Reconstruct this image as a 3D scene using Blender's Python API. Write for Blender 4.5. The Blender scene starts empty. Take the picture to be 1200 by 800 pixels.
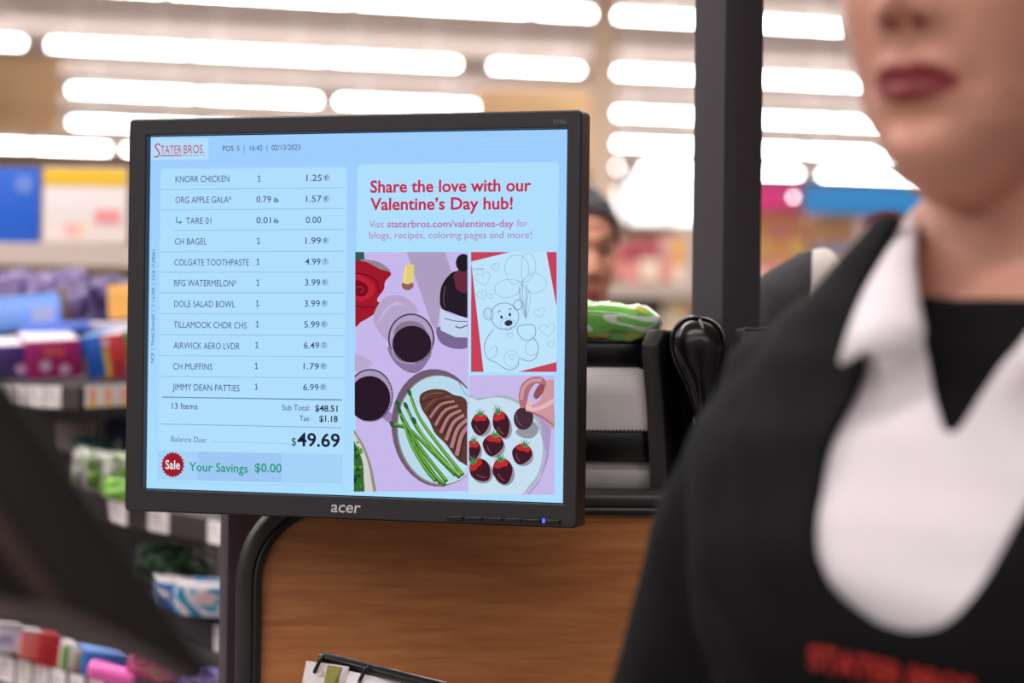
import bpy, bmesh, math, random
from mathutils import Vector, Matrix, noise
from mathutils.bvhtree import BVHTree

S = bpy.context.scene
COL = S.collection
R = math.radians
random.seed(7)

# ------------------------------------------------------------------ camera
FPX = 85.0 / 36.0 * 1200.0
ROLL, PITCH = R(0.68), R(0.2)
CAM = Vector((0, 0, 1.3))
_f = Vector((0, math.cos(PITCH), math.sin(PITCH)))
_u0 = Vector((0, -math.sin(PITCH), math.cos(PITCH)))
_r0 = Vector((1, 0, 0))
CR = _r0 * math.cos(ROLL) + _u0 * math.sin(ROLL)
CU = -_r0 * math.sin(ROLL) + _u0 * math.cos(ROLL)
CF = _f
camd = bpy.data.cameras.new('camera')
camd.lens = 85.0
camd.sensor_width = 36.0
camd.clip_start = 0.05
camd.clip_end = 300
camd.dof.use_dof = True
camd.dof.focus_distance = 2.0
camd.dof.aperture_fstop = 4.3
cam = bpy.data.objects.new('camera', camd)
COL.objects.link(cam)
cam.matrix_world = Matrix(((CR.x, CU.x, -CF.x, CAM.x), (CR.y, CU.y, -CF.y, CAM.y), (CR.z, CU.z, -CF.z, CAM.z), (0, 0, 0, 1)))
S.camera = cam


def P(px, py, d):
    return CAM + d * (CF + (px - 600) / FPX * CR - (py - 400) / FPX * CU)


def PX(p):
    q = p - CAM
    d = q.dot(CF)
    return 600 + FPX * q.dot(CR) / d, 400 - FPX * q.dot(CU) / d


# ------------------------------------------------------------------ view, world, lights
S.view_settings.view_transform = 'Standard'
S.view_settings.look = 'None'
S.view_settings.gamma = 1
S.view_settings.use_curve_mapping = False
S.view_settings.exposure = 0.0
S.cycles.use_denoising = True
S.cycles.max_bounces = 6
W = bpy.data.worlds.new('world')
S.world = W
W.use_nodes = True
W.node_tree.nodes['Background'].inputs[0].default_value = (1.0, 0.95, 0.93, 1)
W.node_tree.nodes['Background'].inputs[1].default_value = 0.24

THETA = R(17.4)                      # direction of the ceiling rows
RD = Vector((math.cos(THETA), math.sin(THETA), 0))
RN = Vector((-math.sin(THETA), math.cos(THETA), 0))
LZ = 3.85                            # height of the fluorescent tubes
CEIL = 4.5


def row_light(d, power, length=14, off=0.0):
    l = bpy.data.lights.new('row_lamp', 'AREA')
    l.shape = 'RECTANGLE'
    l.size = length
    l.size_y = 0.12
    l.energy = power
    l.color = (1.0, 0.96, 0.95)
    o = bpy.data.objects.new('row_lamp', l)
    COL.objects.link(o)
    o.location = Vector((0, d, LZ)) + RD * off
    o.rotation_euler = (0, 0, THETA)
    return o


for d_, w_, of_ in ((22.0, 260, 0), (14.4, 240, 0), (10.6, 220, 0), (6.8, 260, -2), (3.3, 380, -4.5), (-0.6, 270, -6), (-4.5, 290, -3)):
    row_light(d_, w_, off=of_)

# uplights added along the rows to brighten the ceiling
for d_, w_ in ((10.6, 60), (14.4, 80), (18.3, 105), (22.0, 130), (25.8, 150), (29.6, 170), (33.4, 180), (37.2, 200), (41, 180)):
    o_ = row_light(d_, w_, 26)
    o_.rotation_euler = (math.pi, 0, THETA)
    o_.location.z = LZ + 0.1

# ------------------------------------------------------------------ helpers
MATS = {}


def s2l(c):
    return tuple((x / 255 / 12.92) if x / 255 <= 0.04045 else ((x / 255 + 0.055) / 1.055) ** 2.4 for x in c)


def mat(name, rgb, rough=0.5, metal=0.0, spec=0.5, noise_amt=0.0, scale=20, coat=0.0, bump=0.0, sss=0.0):
    """principled material, rgb in sRGB 0-255, slight procedural variation"""
    key = (name, rgb, rough, metal)
    if key in MATS:
        return MATS[key]
    m = bpy.data.materials.new(name)
    m.use_nodes = True
    nt = m.node_tree
    b = nt.nodes['Principled BSDF']
    c = s2l(rgb) + (1,)
    b.inputs['Base Color'].default_value = c
    b.inputs['Roughness'].default_value = rough
    b.inputs['Metallic'].default_value = metal
    b.inputs['Specular IOR Level'].default_value = spec
    if coat:
        b.inputs['Coat Weight'].default_value = coat
        b.inputs['Coat Roughness'].default_value = 0.12
    if sss:
        b.inputs['Subsurface Weight'].default_value = sss
        b.inputs['Subsurface Radius'].default_value = (0.012, 0.005, 0.003)
        b.inputs['Subsurface Scale'].default_value = 0.5
    if noise_amt or bump:
        tc = nt.nodes.new('ShaderNodeTexCoord')
        nz = nt.nodes.new('ShaderNodeTexNoise')
        nz.inputs['Scale'].default_value = scale
        nz.inputs['Detail'].default_value = 4
        nt.links.new(tc.outputs['Object'], nz.inputs['Vector'])
        if noise_amt:
            mx = nt.nodes.new('ShaderNodeMix')
            mx.data_type = 'RGBA'
            nt.links.new(nz.outputs['Fac'], mx.inputs[0])
            mx.inputs[6].default_value = tuple(x * (1 - noise_amt) for x in c[:3]) + (1,)
            mx.inputs[7].default_value = tuple(min(1, x * (1 + noise_amt)) for x in c[:3]) + (1,)
            nt.links.new(mx.outputs[2], b.inputs['Base Color'])
        if bump:
            bp = nt.nodes.new('ShaderNodeBump')
            bp.inputs['Strength'].default_value = bump
            bp.inputs['Distance'].default_value = 0.002
            nt.links.new(nz.outputs['Fac'], bp.inputs['Height'])
            nt.links.new(bp.outputs[0], b.inputs['Normal'])
    MATS[key] = m
    return m


def glow(rgb, strength=1.0, name='screen_light'):
    key = ('glow', rgb, strength)
    if key in MATS:
        return MATS[key]
    m = bpy.data.materials.new(name)
    m.use_nodes = True
    nt = m.node_tree
    nt.nodes.remove(nt.nodes['Principled BSDF'])
    e = nt.nodes.new('ShaderNodeEmission')
    e.inputs[0].default_value = s2l(rgb) + (1,)
    e.inputs[1].default_value = strength
    nt.links.new(e.outputs[0], nt.nodes['Material Output'].inputs[0])
    MATS[key] = m
    return m


def obj(name, bm, mats, parent=None, smooth=35, mw=None):
    me = bpy.data.meshes.new(name)
    bm.normal_update()
    bm.to_mesh(me)
    bm.free()
    return obj_me(name, me, mats, parent, smooth, mw)


def obj_me(name, me, mats, parent=None, smooth=35, mw=None):
    for m in (mats if isinstance(mats, (list, tuple)) else [mats]):
        me.materials.append(m)
    if smooth:
        me.polygons.foreach_set('use_smooth', [True] * len(me.polygons))
        if smooth < 180:
            me.set_sharp_from_angle(angle=R(smooth))
    o = bpy.data.objects.new(name, me)
    COL.objects.link(o)
    if parent:
        o.parent = parent
    if mw is not None:
        o.matrix_world = mw
    return o


def tag(o, label=None, cat=None, group=None, kind=None):
    if label:
        o['label'] = label
    if cat:
        o['category'] = cat
    if group:
        o['group'] = group
    if kind:
        o['kind'] = kind
    return o


def thing(name, label, cat, loc=(0, 0, 0), rz=0.0, group=None, mw=None):
    o = bpy.data.objects.new(name, None)
    o.empty_display_size = 0.05
    COL.objects.link(o)
    if mw is not None:
        o.matrix_world = mw
    else:
        o.location = loc
        o.rotation_euler = (0, 0, rz)
    return tag(o, label, cat, group)


def copy_thing(o, loc=None, rz=None, label=None):
    c = o.copy()
    COL.objects.link(c)
    if loc is not None:
        c.location = loc
    if rz is not None:
        c.rotation_euler = (0, 0, rz)
    if label:
        c['label'] = label
    for ch in list(o.children):
        k = ch.copy()
        COL.objects.link(k)
        k.parent = c
        for g in list(ch.children):
            h = g.copy()
            COL.objects.link(h)
            h.parent = k
    return c


def box(bm, size, cen=(0, 0, 0), bevel=0.0, M=None, mi=0, seg=2):
    m = Matrix.Translation(cen) @ Matrix.Diagonal((size[0], size[1], size[2], 1))
    if M is not None:
        m = M @ m
    r = bmesh.ops.create_cube(bm, size=1, matrix=m)
    vs = r['verts']
    fs = {f for v in vs for f in v.link_faces}
    for f in fs:
        f.material_index = mi
    if bevel:
        es = list({e for v in vs for e in v.link_edges})
        rr = bmesh.ops.bevel(bm, geom=es, offset=bevel, segments=seg, profile=0.5, affect='EDGES')
        for f in rr['faces']:
            f.material_index = mi


def tube(bm, pts, r, seg=12, mi=0, cap=True):
    pts = [Vector(p) for p in pts]
    n = len(pts)
    rs = r if isinstance(r, (list, tuple)) else [r] * n
    t0 = (pts[1] - pts[0]).normalized()
    up = Vector((0, 0, 1)) if abs(t0.z) < 0.9 else Vector((0, 1, 0))
    nrm = (up - t0 * up.dot(t0)).normalized()
    rings = []
    for i, p in enumerate(pts):
        t = (pts[min(i + 1, n - 1)] - pts[max(i - 1, 0)]).normalized()
        nrm = (nrm - t * nrm.dot(t)).normalized()
        b = t.cross(nrm)
        ri = rs[i]
        rx, ry = ri if isinstance(ri, tuple) else (ri, ri)
        rings.append([bm.verts.new(p + nrm * math.cos(a) * rx + b * math.sin(a) * ry) for a in (2 * math.pi * k / seg for k in range(seg))])
    for a, b in zip(rings, rings[1:]):
        for k in range(seg):
            f = bm.faces.new((a[k], a[(k + 1) % seg], b[(k + 1) % seg], b[k]))
            f.material_index = mi
    if cap:
        bm.faces.new(rings[0][::-1]).material_index = mi
        bm.faces.new(rings[-1]).material_index = mi
    return rings


def loft(bm, rings, mi=0, cap=True, closed=True):
    vr = [[bm.verts.new(p) for p in r] for r in rings]
    n = len(vr[0])
    for a, b in zip(vr, vr[1:]):
        for k in range(n if closed else n - 1):
            bm.faces.new((a[k], a[(k + 1) % n], b[(k + 1) % n], b[k])).material_index = mi
    if cap and closed:
        bm.faces.new(vr[0][::-1]).material_index = mi
        bm.faces.new(vr[-1]).material_index = mi
    return vr


def lathe(bm, prof, seg=24, M=None, mi=0):
    M = M or Matrix.Identity(4)
    rings = [[M @ Vector((max(r, 1e-5) * math.cos(a), max(r, 1e-5) * math.sin(a), z)) for a in (2 * math.pi * k / seg for k in range(seg))] for r, z in prof]
    return loft(bm, rings, mi)


def prism(bm, pts, y0, y1, mi=0, bevel=0.0):
    """polygon in local XZ extruded between y0 and y1"""
    a = [bm.verts.new((x, y0, z)) for x, z in pts]
    b = [bm.verts.new((x, y1, z)) for x, z in pts]
    n = len(pts)
    fs = [bm.faces.new(a), bm.faces.new(b[::-1])]
    for k in range(n):
        fs.append(bm.faces.new((a[k], b[k], b[(k + 1) % n], a[(k + 1) % n])))
    for f in fs:
        f.material_index = mi
    bmesh.ops.recalc_face_normals(bm, faces=fs)
    if bevel:
        es = list(fs[0].edges) + list(fs[1].edges)
        rr = bmesh.ops.bevel(bm, geom=es, offset=bevel, segments=2, profile=0.5, affect='EDGES')
        for f in rr['faces']:
            f.material_index = mi


def rrect(w, h, r, n=6, cx=0.0, cz=0.0):
    out = []
    for (sx, sz, a0) in ((1, 1, 0), (-1, 1, 90), (-1, -1, 180), (1, -1, 270)):
        for k in range(n + 1):
            a = R(a0 + 90 * k / n)
            out.append((cx + sx * (w / 2 - r) + r * math.cos(a), cz + sz * (h / 2 - r) + r * math.sin(a)))
    return out


def catmull(pts, n=6, closed=False):
    pts = [Vector(p) for p in pts]
    m = len(pts)
    out = []
    for i in range(m if closed else m - 1):
        if closed:
            p0, p1, p2, p3 = pts[i - 1], pts[i], pts[(i + 1) % m], pts[(i + 2) % m]
        else:
            p0, p1, p2, p3 = pts[max(i - 1, 0)], pts[i], pts[i + 1], pts[min(i + 2, m - 1)]
        for k in range(n):
            t = k / n
            out.append(0.5 * ((2 * p1) + (p2 - p0) * t + (2 * p0 - 5 * p1 + 4 * p2 - p3) * t * t + (3 * p1 - p0 - 3 * p2 + p3) * t ** 3))
    if not closed:
        out.append(pts[-1])
    return out


def text_mesh(s, bold=0.0):
    """list of (verts2d, faces), normalised so cap height = 1 and x starts at 0"""
    cu = bpy.data.curves.new('t', 'FONT')
    cu.body = s
    cu.resolution_u = 3
    cu.offset = bold
    o = bpy.data.objects.new('t', cu)
    COL.objects.link(o)
    dg = bpy.context.evaluated_depsgraph_get()
    me = bpy.data.meshes.new_from_object(o.evaluated_get(dg))
    v = [(p.co.x, p.co.y) for p in me.vertices]
    f = [tuple(p.vertices) for p in me.polygons]
    bpy.data.objects.remove(o)
    bpy.data.curves.remove(cu)
    bpy.data.meshes.remove(me)
    return v, f


_hv, _hf = text_mesh('H')
CAPH = max(y for x, y in _hv)


def text_norm(s, bold=0.0):
    v, f = text_mesh(s, bold)
    x0 = min(x for x, y in v)
    x1 = max(x for x, y in v)
    return [((x - x0) / (x1 - x0), y / CAPH) for x, y in v], f, (x1 - x0) / CAPH


# common materials
BLACK = mat('black_plastic', (22, 20, 21), 0.45, noise_amt=0.1, scale=60)
BEZEL = mat('monitor_plastic', (38, 34, 38), 0.42, noise_amt=0.05, scale=200)
GLOSSBLACK = mat('gloss_black_plastic', (14, 13, 14), 0.25, noise_amt=0.1, scale=30)
DARKMETAL = mat('dark_painted_metal', (40, 37, 40), 0.5, noise_amt=0.08, scale=40)
WHITEPAPER = mat('white_paper', (246, 240, 242), 0.8, noise_amt=0.04, scale=80, bump=0.3)
BEIGE = mat('beige_painted_steel', (196, 180, 170), 0.6, noise_amt=0.04, scale=5)

# ------------------------------------------------------------------ setting
bm = bmesh.new(); box(bm, (90, 90, 0.1), (0, 20, -0.05))
tag(obj('floor', bm, mat('polished_concrete_floor', (150, 140, 132), 0.3, noise_amt=0.12, scale=2)), kind='structure')
bm = bmesh.new(); box(bm, (90, 60, 0.1), (0, 26, CEIL + 0.05))
tag(obj('ceiling', bm, mat('ceiling_paint', (206, 190, 182), 0.9, noise_amt=0.05, scale=0.6)), kind='structure')
bm = bmesh.new(); box(bm, (70, 0.2, CEIL), (0, 0, CEIL / 2))
o = tag(obj('wall_back', bm, mat('tan_wall_paint', (206, 178, 150), 0.9, noise_amt=0.1, scale=0.8)), kind='structure')
o.matrix_world = Matrix.Translation((0, 44, 0)) @ Matrix.Rotation(THETA, 4, 'Z')

# lit shop windows far behind, seen between monitor and post
def far_window(n, x0, x1, y0, y1, d):
    a, b = P(x0, y1, d), P(x1, y0, d)
    w, h = b.x - a.x, b.z - a.z
    bm = bmesh.new()
    box(bm, (w, 0.02, h), (w / 2, 0, h / 2))
    wn = obj('window_%d' % n, bm, glow((255, 252, 250), 3.0, 'daylit_glass'))
    wn.location = (a.x, a.y, a.z)
    tag(wn, kind='structure')
    bm = bmesh.new()
    for (sx, sz, cx, cz) in ((w + .1, .05, w / 2, 0), (w + .1, .05, w / 2, h), (.05, h, 0, h / 2), (.05, h, w, h / 2), (.03, h, w / 2, h / 2)):
        box(bm, (sx, 0.06, sz), (cx, -0.03, cz))
    obj('window_frame', bm, mat('white_window_frame', (235, 230, 225), 0.5), wn)


far_window(1, 709, 728, 216, 258, 36)
far_window(2, 735, 830, 205, 262, 36)

# ceiling fixtures: rows of four-foot tubes; (row depth at picture middle, pixel spans)
HOUS = mat('white_enamel_reflector', (240, 236, 232), 0.5)
TUBE = glow((255, 250, 250), 26.0, 'lit_fluorescent_tube')
_row_defs = [
    (18.3, [(-40, 818), (820, 985)]),
    (22.0, [(-80, 26), (50, 535), (569, 679), (709, 1120)]),
    (25.8, [(76, 372), (390, 556), (709, 1100)]),
    (29.6, [(78, 380), (390, 540), (709, 1160)]),
    (33.4, [(-60, 126), (141, 540), (712, 724), (748, 936), (957, 1180)]),
]
_fix0 = None


def make_fixture(L):
    t = thing('ceiling_light', 'long fluorescent ceiling strip light', 'ceiling light', group='fluorescent strips under the ceiling')
    bm = bmesh.new()
    prism(bm, [(-.06, .05), (-.035, .09), (.035, .09), (.06, .05), (.03, .055), (-.03, .055)], -L / 2, L / 2)
    obj('reflector', bm, HOUS, t, smooth=20).rotation_euler = (0, 0, R(90))
    bm = bmesh.new()
    tube(bm, [(-L / 2 + .01, 0, 0.022), (L / 2 - .01, 0, 0.022)], 0.022, 10)
    obj('tube', bm, TUBE, t)
    for s in (-1, 1):
        bm = bmesh.new()
        box(bm, (0.02, 0.05, 0.07), (s * (L / 2 - .005), 0, .03), 0.004)
        obj('lamp_holder', bm, HOUS, t)
        bm = bmesh.new()
        tube(bm, [(s * L * .3, 0, .085), (s * L * .3, 0, CEIL - LZ)], 0.006, 6)
        obj('hanger', bm, HOUS, t)
    return t


FIX = {}
_names = ['nearest', 'second', 'third', 'fourth', 'farthest']
for ri, (d0, spans) in enumerate(_row_defs):
    for (xa, xb) in spans:
        def s_of(x):     # distance along the row for a picture column
            u = (x - 600) / FPX
            # point = (0,d0)+s*RD ; X/Y = u
            return u * d0 / (RD.x - u * RD.y)
        sa, sb = s_of(xa), s_of(xb)
        n = max(1, round((sb - sa) / 1.25))
        L = (sb - sa) / n
        key = round(L - 0.04, 2)
        for k in range(n):
            s = sa + (k + .5) * L
            loc = Vector((0, d0, LZ)) + RD * s
            lab = 'white fluorescent strip light in the %s ceiling row' % _names[ri]
            if key not in FIX:
                FIX[key] = make_fixture(key)
                f = FIX[key]
                f.location = loc
                f.rotation_euler = (0, 0, THETA)
            else:
                f = copy_thing(FIX[key], loc, THETA)
            f['label'] = lab
            f['group'] = 'fluorescent strips in the %s row' % _names[ri]
# ------------------------------------------------------------------ the monitor
def camframe(t, yaw, pitch, roll):
    Bm = Matrix(((CR.x, CF.x, CU.x), (CR.y, CF.y, CU.y), (CR.z, CF.z, CU.z)))
    rot = Matrix.Rotation(yaw, 3, 'Z') @ Matrix.Rotation(pitch, 3, 'X') @ Matrix.Rotation(roll, 3, 'Y')
    m = (Bm @ rot).to_4x4()
    m.translation = CAM + Bm @ Vector(t)
    return m


MON = camframe((-.1341, 2.011, .0226), R(-19.27), R(-.21), R(.67))
MONI = MON.inverted()


def SC(px, py):
    """photo column and row -> (x, z) on the screen's plane"""
    o = MONI @ CAM
    d = MONI.to_3x3() @ (P(px, py, 1) - CAM)
    t = -o.y / d.y
    return o.x + t * d.x, o.z + t * d.z


MT = thing('checkout_monitor', 'black flat monitor showing the itemised grocery bill and a Valentine advert', 'monitor', mw=MON)
SW, SH = .376, .301
x0, z1 = SC(155.3, 140.5); x1, _ = SC(684.5, 130); _, z0 = SC(683, 618.5)
OW0, OW1, OZ0, OZ1 = x0, x1, z0, z1
# front frame with an opening, bevelled
bm = bmesh.new()
fr = -0.006
outer = rrect(OW1 - OW0, OZ1 - OZ0, .004, 4, (OW0 + OW1) / 2, (OZ0 + OZ1) / 2)
inner = rrect(SW + .002, SH + .002, .0008, 4, 0, 0)
n = len(outer)
def ringv(pts, y): return [bm.verts.new((x, y, z)) for x, z in pts]
def sc(pts, k): 
    cx, cz = (OW0 + OW1) / 2, (OZ0 + OZ1) / 2
    return [(cx + (x - cx) * (1 - k / ((OW1 - OW0) / 2)), cz + (z - cz) * (1 - k / ((OZ1 - OZ0) / 2))) for x, z in pts]
rs = [ringv(outer, .016), ringv(outer, fr + .0012), ringv(sc(outer, .0012), fr), ringv([(x * 1.006, z * 1.006) for x, z in inner], fr), ringv(inner, fr + .001), ringv(inner, .004)]
for a, b in zip(rs, rs[1:]):
    for k in range(n):
        bm.faces.new((a[k], b[k], b[(k + 1) % n], a[(k + 1) % n]))
bmesh.ops.recalc_face_normals(bm, faces=bm.faces[:])
BZ = obj('bezel', bm, BEZEL, MT, smooth=30)
# rear housing
bm = bmesh.new()
cx, cz = (OW0 + OW1) / 2, (OZ0 + OZ1) / 2
w, h = OW1 - OW0, OZ1 - OZ0
loft(bm, [[(x, y, z) for x, z in rrect(w * k - .003, h * k - .003, .006, 4, cx, cz)] for y, k in ((.014, 1), (.022, .99), (.034, .82), (.05, .7), (.054, .66))])
bmesh.ops.recalc_face_normals(bm, faces=bm.faces[:])
HS = obj('rear_housing', bm, BLACK, MT, smooth=30)
# mounting plate and arm down to the pole
bm = bmesh.new()
box(bm, (.11, .008, .11), (0, .058, -.01), .002)
for sx in (-1, 1):
    for sz in (-1, 1):
        lathe(bm, [(.004, 0), (.004, .003), (.0, .003)], 10, Matrix.Translation((sx * .04, .0615, -.01 + sz * .04)) @ Matrix.Rotation(R(-90), 4, 'X'))
obj('mounting_plate', bm, DARKMETAL, MT)

# ---- screen graphics: everything is a flat lit shape on the panel
class Art:
    def __init__(s, base):
        s.bm = bmesh.new(); s.mats = []; s.lay = base; s.clip = None
    def mi(s, c):
        m = glow(c)
        if m not in s.mats: s.mats.append(m)
        return s.mats.index(m)
    def raw(s, pts, c):
        if len(pts) < 3: return
        s.lay -= 0.00002
        i = s.mi(c)
        vs = [s.bm.verts.new((x, s.lay, z)) for x, z in pts]
        es = [s.bm.edges.new((vs[k], vs[(k + 1) % len(vs)])) for k in range(len(vs))]
        r = bmesh.ops.triangle_fill(s.bm, edges=es, use_beauty=False)
        for f in r['geom']:
            if isinstance(f, bmesh.types.BMFace):
                f.material_index = i
                f.normal_update()
                if f.normal.y > 0: f.normal_flip()
    def clipped(s, pts):
        if not s.clip: return pts
        x0, y0, x1, y1 = s.clip
        def cut(ps, ax, lim, sg):
            out = []
            for k in range(len(ps)):
                a, b = ps[k - 1], ps[k]
                ia, ib = sg * (a[ax] - lim) >= 0, sg * (b[ax] - lim) >= 0
                if ia != ib:
                    t = (lim - a[ax]) / (b[ax] - a[ax])
                    out.append((a[0] + t * (b[0] - a[0]), a[1] + t * (b[1] - a[1])))
                if ib: out.append(b)
            return out
        for ax, lim, sg in ((0, x0, 1), (0, x1, -1), (1, y0, 1), (1, y1, -1)):
            pts = cut(pts, ax, lim, sg)
            if not pts: return pts
        return pts
    def poly(s, pts, c, smooth=False, n=5):
        if smooth:
            pts = [(p.x, p.y) for p in catmull([(x, y, 0) for x, y in pts], n, True)]
        s.raw([SC(*p) for p in s.clipped(list(pts))], c)
    def ell(s, cx, cy, rx, ry, c, rot=0, n=36):
        ca, sa = math.cos(R(rot)), math.sin(R(rot))
        s.poly([(cx + rx * math.cos(a) * ca - ry * math.sin(a) * sa, cy + rx * math.cos(a) * sa + ry * math.sin(a) * ca) for a in (2 * math.pi * k / n for k in range(n))], c)
    def stroke(s, pts, wd, c, smooth=True, closed=False, taper=None):
        p = [Vector((x, y, 0)) for x, y in pts]
        if smooth: p = catmull(p, 5, closed)
        if closed: p.append(p[0])
        m = len(p)
        for k in range(m - 1):
            t = p[k + 1] - p[k]
            if t.length < 1e-6: continue
            nv = Vector((-t.y, t.x, 0)).normalized()
            w0 = wd / 2; w1 = wd / 2
            if taper:
                w0 = wd / 2 * (taper[0] + (taper[1] - taper[0]) * k / (m - 1)); w1 = wd / 2 * (taper[0] + (taper[1] - taper[0]) * (k + 1) / (m - 1))
            e = t.normalized() * (.15 * wd if not taper else 0)
            q = [p[k] + nv * w0 - e, p[k + 1] + nv * w1 + e, p[k + 1] - nv * w1 + e, p[k] - nv * w0 - e]
            q = s.clipped([(v.x, v.y) for v in q])
            if len(q) < 3: continue
            lay = s.lay; s.raw([SC(*v) for v in q], c); s.lay = lay
        s.lay -= 0.00002
    def text(s, st, x0, y, x1, cap, c, bold=0.0, vertical=False, slant=0.0):
        """x0..x1 on the photo along the baseline y (at x0); cap height in photo rows"""
        v, f, asp = text_norm(st, bold)
        u0, w0 = SC(x0, y)
        if vertical:
            # reads upwards: x0 is the column, y the lower end, x1 the upper end row
            _, w1 = SC(x0, x1)
            ca = abs(SC(x0 + cap, y)[0] - u0)
            pts = [(u0 - b * ca, w0 + a * (w1 - w0)) for a, b in v]
        else:
            u1, _ = SC(x1, y)
            ca = w0 - SC(x0, y + cap)[1]
            pts = [(u0 + a * (u1 - u0) + slant * b * ca, w0 + b * ca) for a, b in v]
        s.lay -= 0.00002
        i = s.mi(c)
        vs = [s.bm.verts.new((x, s.lay, z)) for x, z in pts]
        for q in f:
            try:
                ff = s.bm.faces.new([vs[k] for k in q])
            except ValueError:
                continue
            ff.material_index = i
            ff.normal_update()
            if ff.normal.y > 0: ff.normal_flip()
    def done(s, name, parent, label=None):
        o = obj(name, s.bm, s.mats, parent, smooth=0)
        if label: o['label'] = label
        return o


HEADER = (158, 205, 250); PANEL = (176, 223, 253); LOW = (174, 223, 254); BAR = (158, 200, 243)
INK = (62, 78, 112); DIM = (96, 122, 160); RED = (196, 44, 82); PINK = (186, 104, 172); LINE = (150, 196, 228)

# the panel itself, with the soft blue gradient of the page that it shows
bm = bmesh.new()
prism(bm, [(-SW / 2, -SH / 2), (SW / 2, -SH / 2), (SW / 2, SH / 2), (-SW / 2, SH / 2)], 0, .004)
gm = glow((170, 215, 250), 1.0, 'lit_screen_page').copy()
nt = gm.node_tree
tc = nt.nodes.new('ShaderNodeTexCoord'); sp = nt.nodes.new('ShaderNodeSeparateXYZ'); mp = nt.nodes.new('ShaderNodeMapRange'); cr = nt.nodes.new('ShaderNodeValToRGB')
nt.links.new(tc.outputs['Object'], sp.inputs[0]); nt.links.new(sp.outputs['Z'], mp.inputs[0])
mp.inputs[1].default_value = -SH / 2; mp.inputs[2].default_value = SH / 2
nt.links.new(mp.outputs[0], cr.inputs[0]); nt.links.new(cr.outputs[0], nt.nodes['Emission'].inputs[0])
cr.color_ramp.elements[0].color = s2l((172, 222, 254)) + (1,)
cr.color_ramp.elements[1].color = s2l((158, 206, 253)) + (1,)
cr.color_ramp.elements[1].position = .93
SCR = obj('screen', bm, gm, MT, smooth=0)

a = Art(-.0002)
a.poly([(177, 162), (244.5, 162), (244.5, 187), (177, 187.5)], (178, 222, 252))
a.stroke([(188, 170), (184.5, 168.6), (182.4, 171.5), (184.6, 175.5), (187, 179.5), (185, 183.4), (180.8, 183.6)], 1.5, RED)
a.text('TATER', 188.5, 180.2, 213, 9.5, RED)
a.text('BROS.', 215.5, 179.6, 239.5, 9.5, RED)
a.poly([(188, 182), (213, 181.5), (213, 182.7), (188, 183.2)], RED)
a.text('M A R K E T S', 215, 183.5, 239, 2.4, RED)
a.done('store_logo', SCR, 'red store name on a pale box')

a = Art(-.0002)
a.text('POS: 5  |  16:42  |  02/13/2023', 261, 177, 352, 6.2, INK)
a.text('NCR  |  Model Emerald  |  V 1.6.309  |  CC# 17.090A1', 180.5, 425, 293, 3.6, INK, vertical=True)
a.done('status_text', SCR)

def rpoly(x0, y0, x1, y1, x2, y2, x3, y3, r=5):   # rounded quad (clockwise photo points)
    q = [Vector((x0, y0)), Vector((x1, y1)), Vector((x2, y2)), Vector((x3, y3))]
    out = []
    for i in range(4):
        p, a_, b_ = q[i], q[i - 1], q[(i + 1) % 4]
        ea = p + (a_ - p).normalized() * r; eb = p + (b_ - p).normalized() * r
        for k in range(5):
            t = k / 4
            v = ea * (1 - t) ** 2 + p * 2 * t * (1 - t) + eb * t * t
            out.append((v.x, v.y))
    return out

a = Art(-.0002)
a.poly(rpoly(188, 197, 407.5, 195, 404, 571, 184, 565.5), (168, 216, 252))
a.poly(rpoly(189, 198.5, 406.5, 196.5, 403, 569, 185.5, 563.5), PANEL)
for x_, y_ in ((189, 222), (189, 246), (205, 270), (188, 295), (188, 319), (187.5, 343), (187.5, 367.5), (187, 392), (187, 416.5), (187, 441)):
    yr = y_ - 2.2 + (y_ - 222) * .0185
    a.poly([(x_, y_ - .5), (404.5, yr - .5), (404.5, yr + .5), (x_, y_ + .5)], LINE)
a.poly([(190, 464.6), (400.8, 467.8), (400.8, 469), (190, 465.6)], (84, 112, 146))
a.poly([(189, 496.2), (400.3, 500.6), (400.3, 501.4), (189, 497)], (128, 160, 190))
a.poly([(247, 517), (340, 519.5), (340, 520.1), (247, 517.6)], LINE)
a.poly([(186, 528), (402.5, 532), (402, 567), (185.8, 561.5)], (165, 210, 248))
a.poly([(232, 528.8), (330, 530.7), (330, 565), (232, 562.7)], BAR)
a.done('receipt_panel', SCR)

a = Art(-.0006)
rows = [('KNORR CHICKEN', 206, 269, '1', 302, '1.25', 'F'), ('ORG APPLE GALA*', 206, 271.5, '0.79', 301, '1.57', 'F'),
        ('TARE 01', 218.5, 248, '0.01', 301, '0.00', ''), ('CH BAGEL', 205.5, 243, '1', 301.5, '1.99', 'F'),
        ('COLGATE TOOTHPASTE', 205, 292.5, '1', 301, '4.99', 'T'), ('RFG WATERMELON*', 205, 278, '1', 301, '3.99', 'F'),
        ('DOLE SALAD BOWL', 205, 276.5, '1', 300.5, '3.99', 'F'), ('TILLAMOOK CHDR CHS', 204.5, 290, '1', 300.5, '5.99', 'F'),
        ('AIRWICK AERO LVDR', 204.5, 282, '1', 300, '6.49', 'T'), ('CH MUFFINS', 204, 250, '1', 299.5, '1.79', 'F'),
        ('JIMMY DEAN PATTIES', 203.5, 282, '1', 299.5, '6.99', 'F')]
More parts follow.
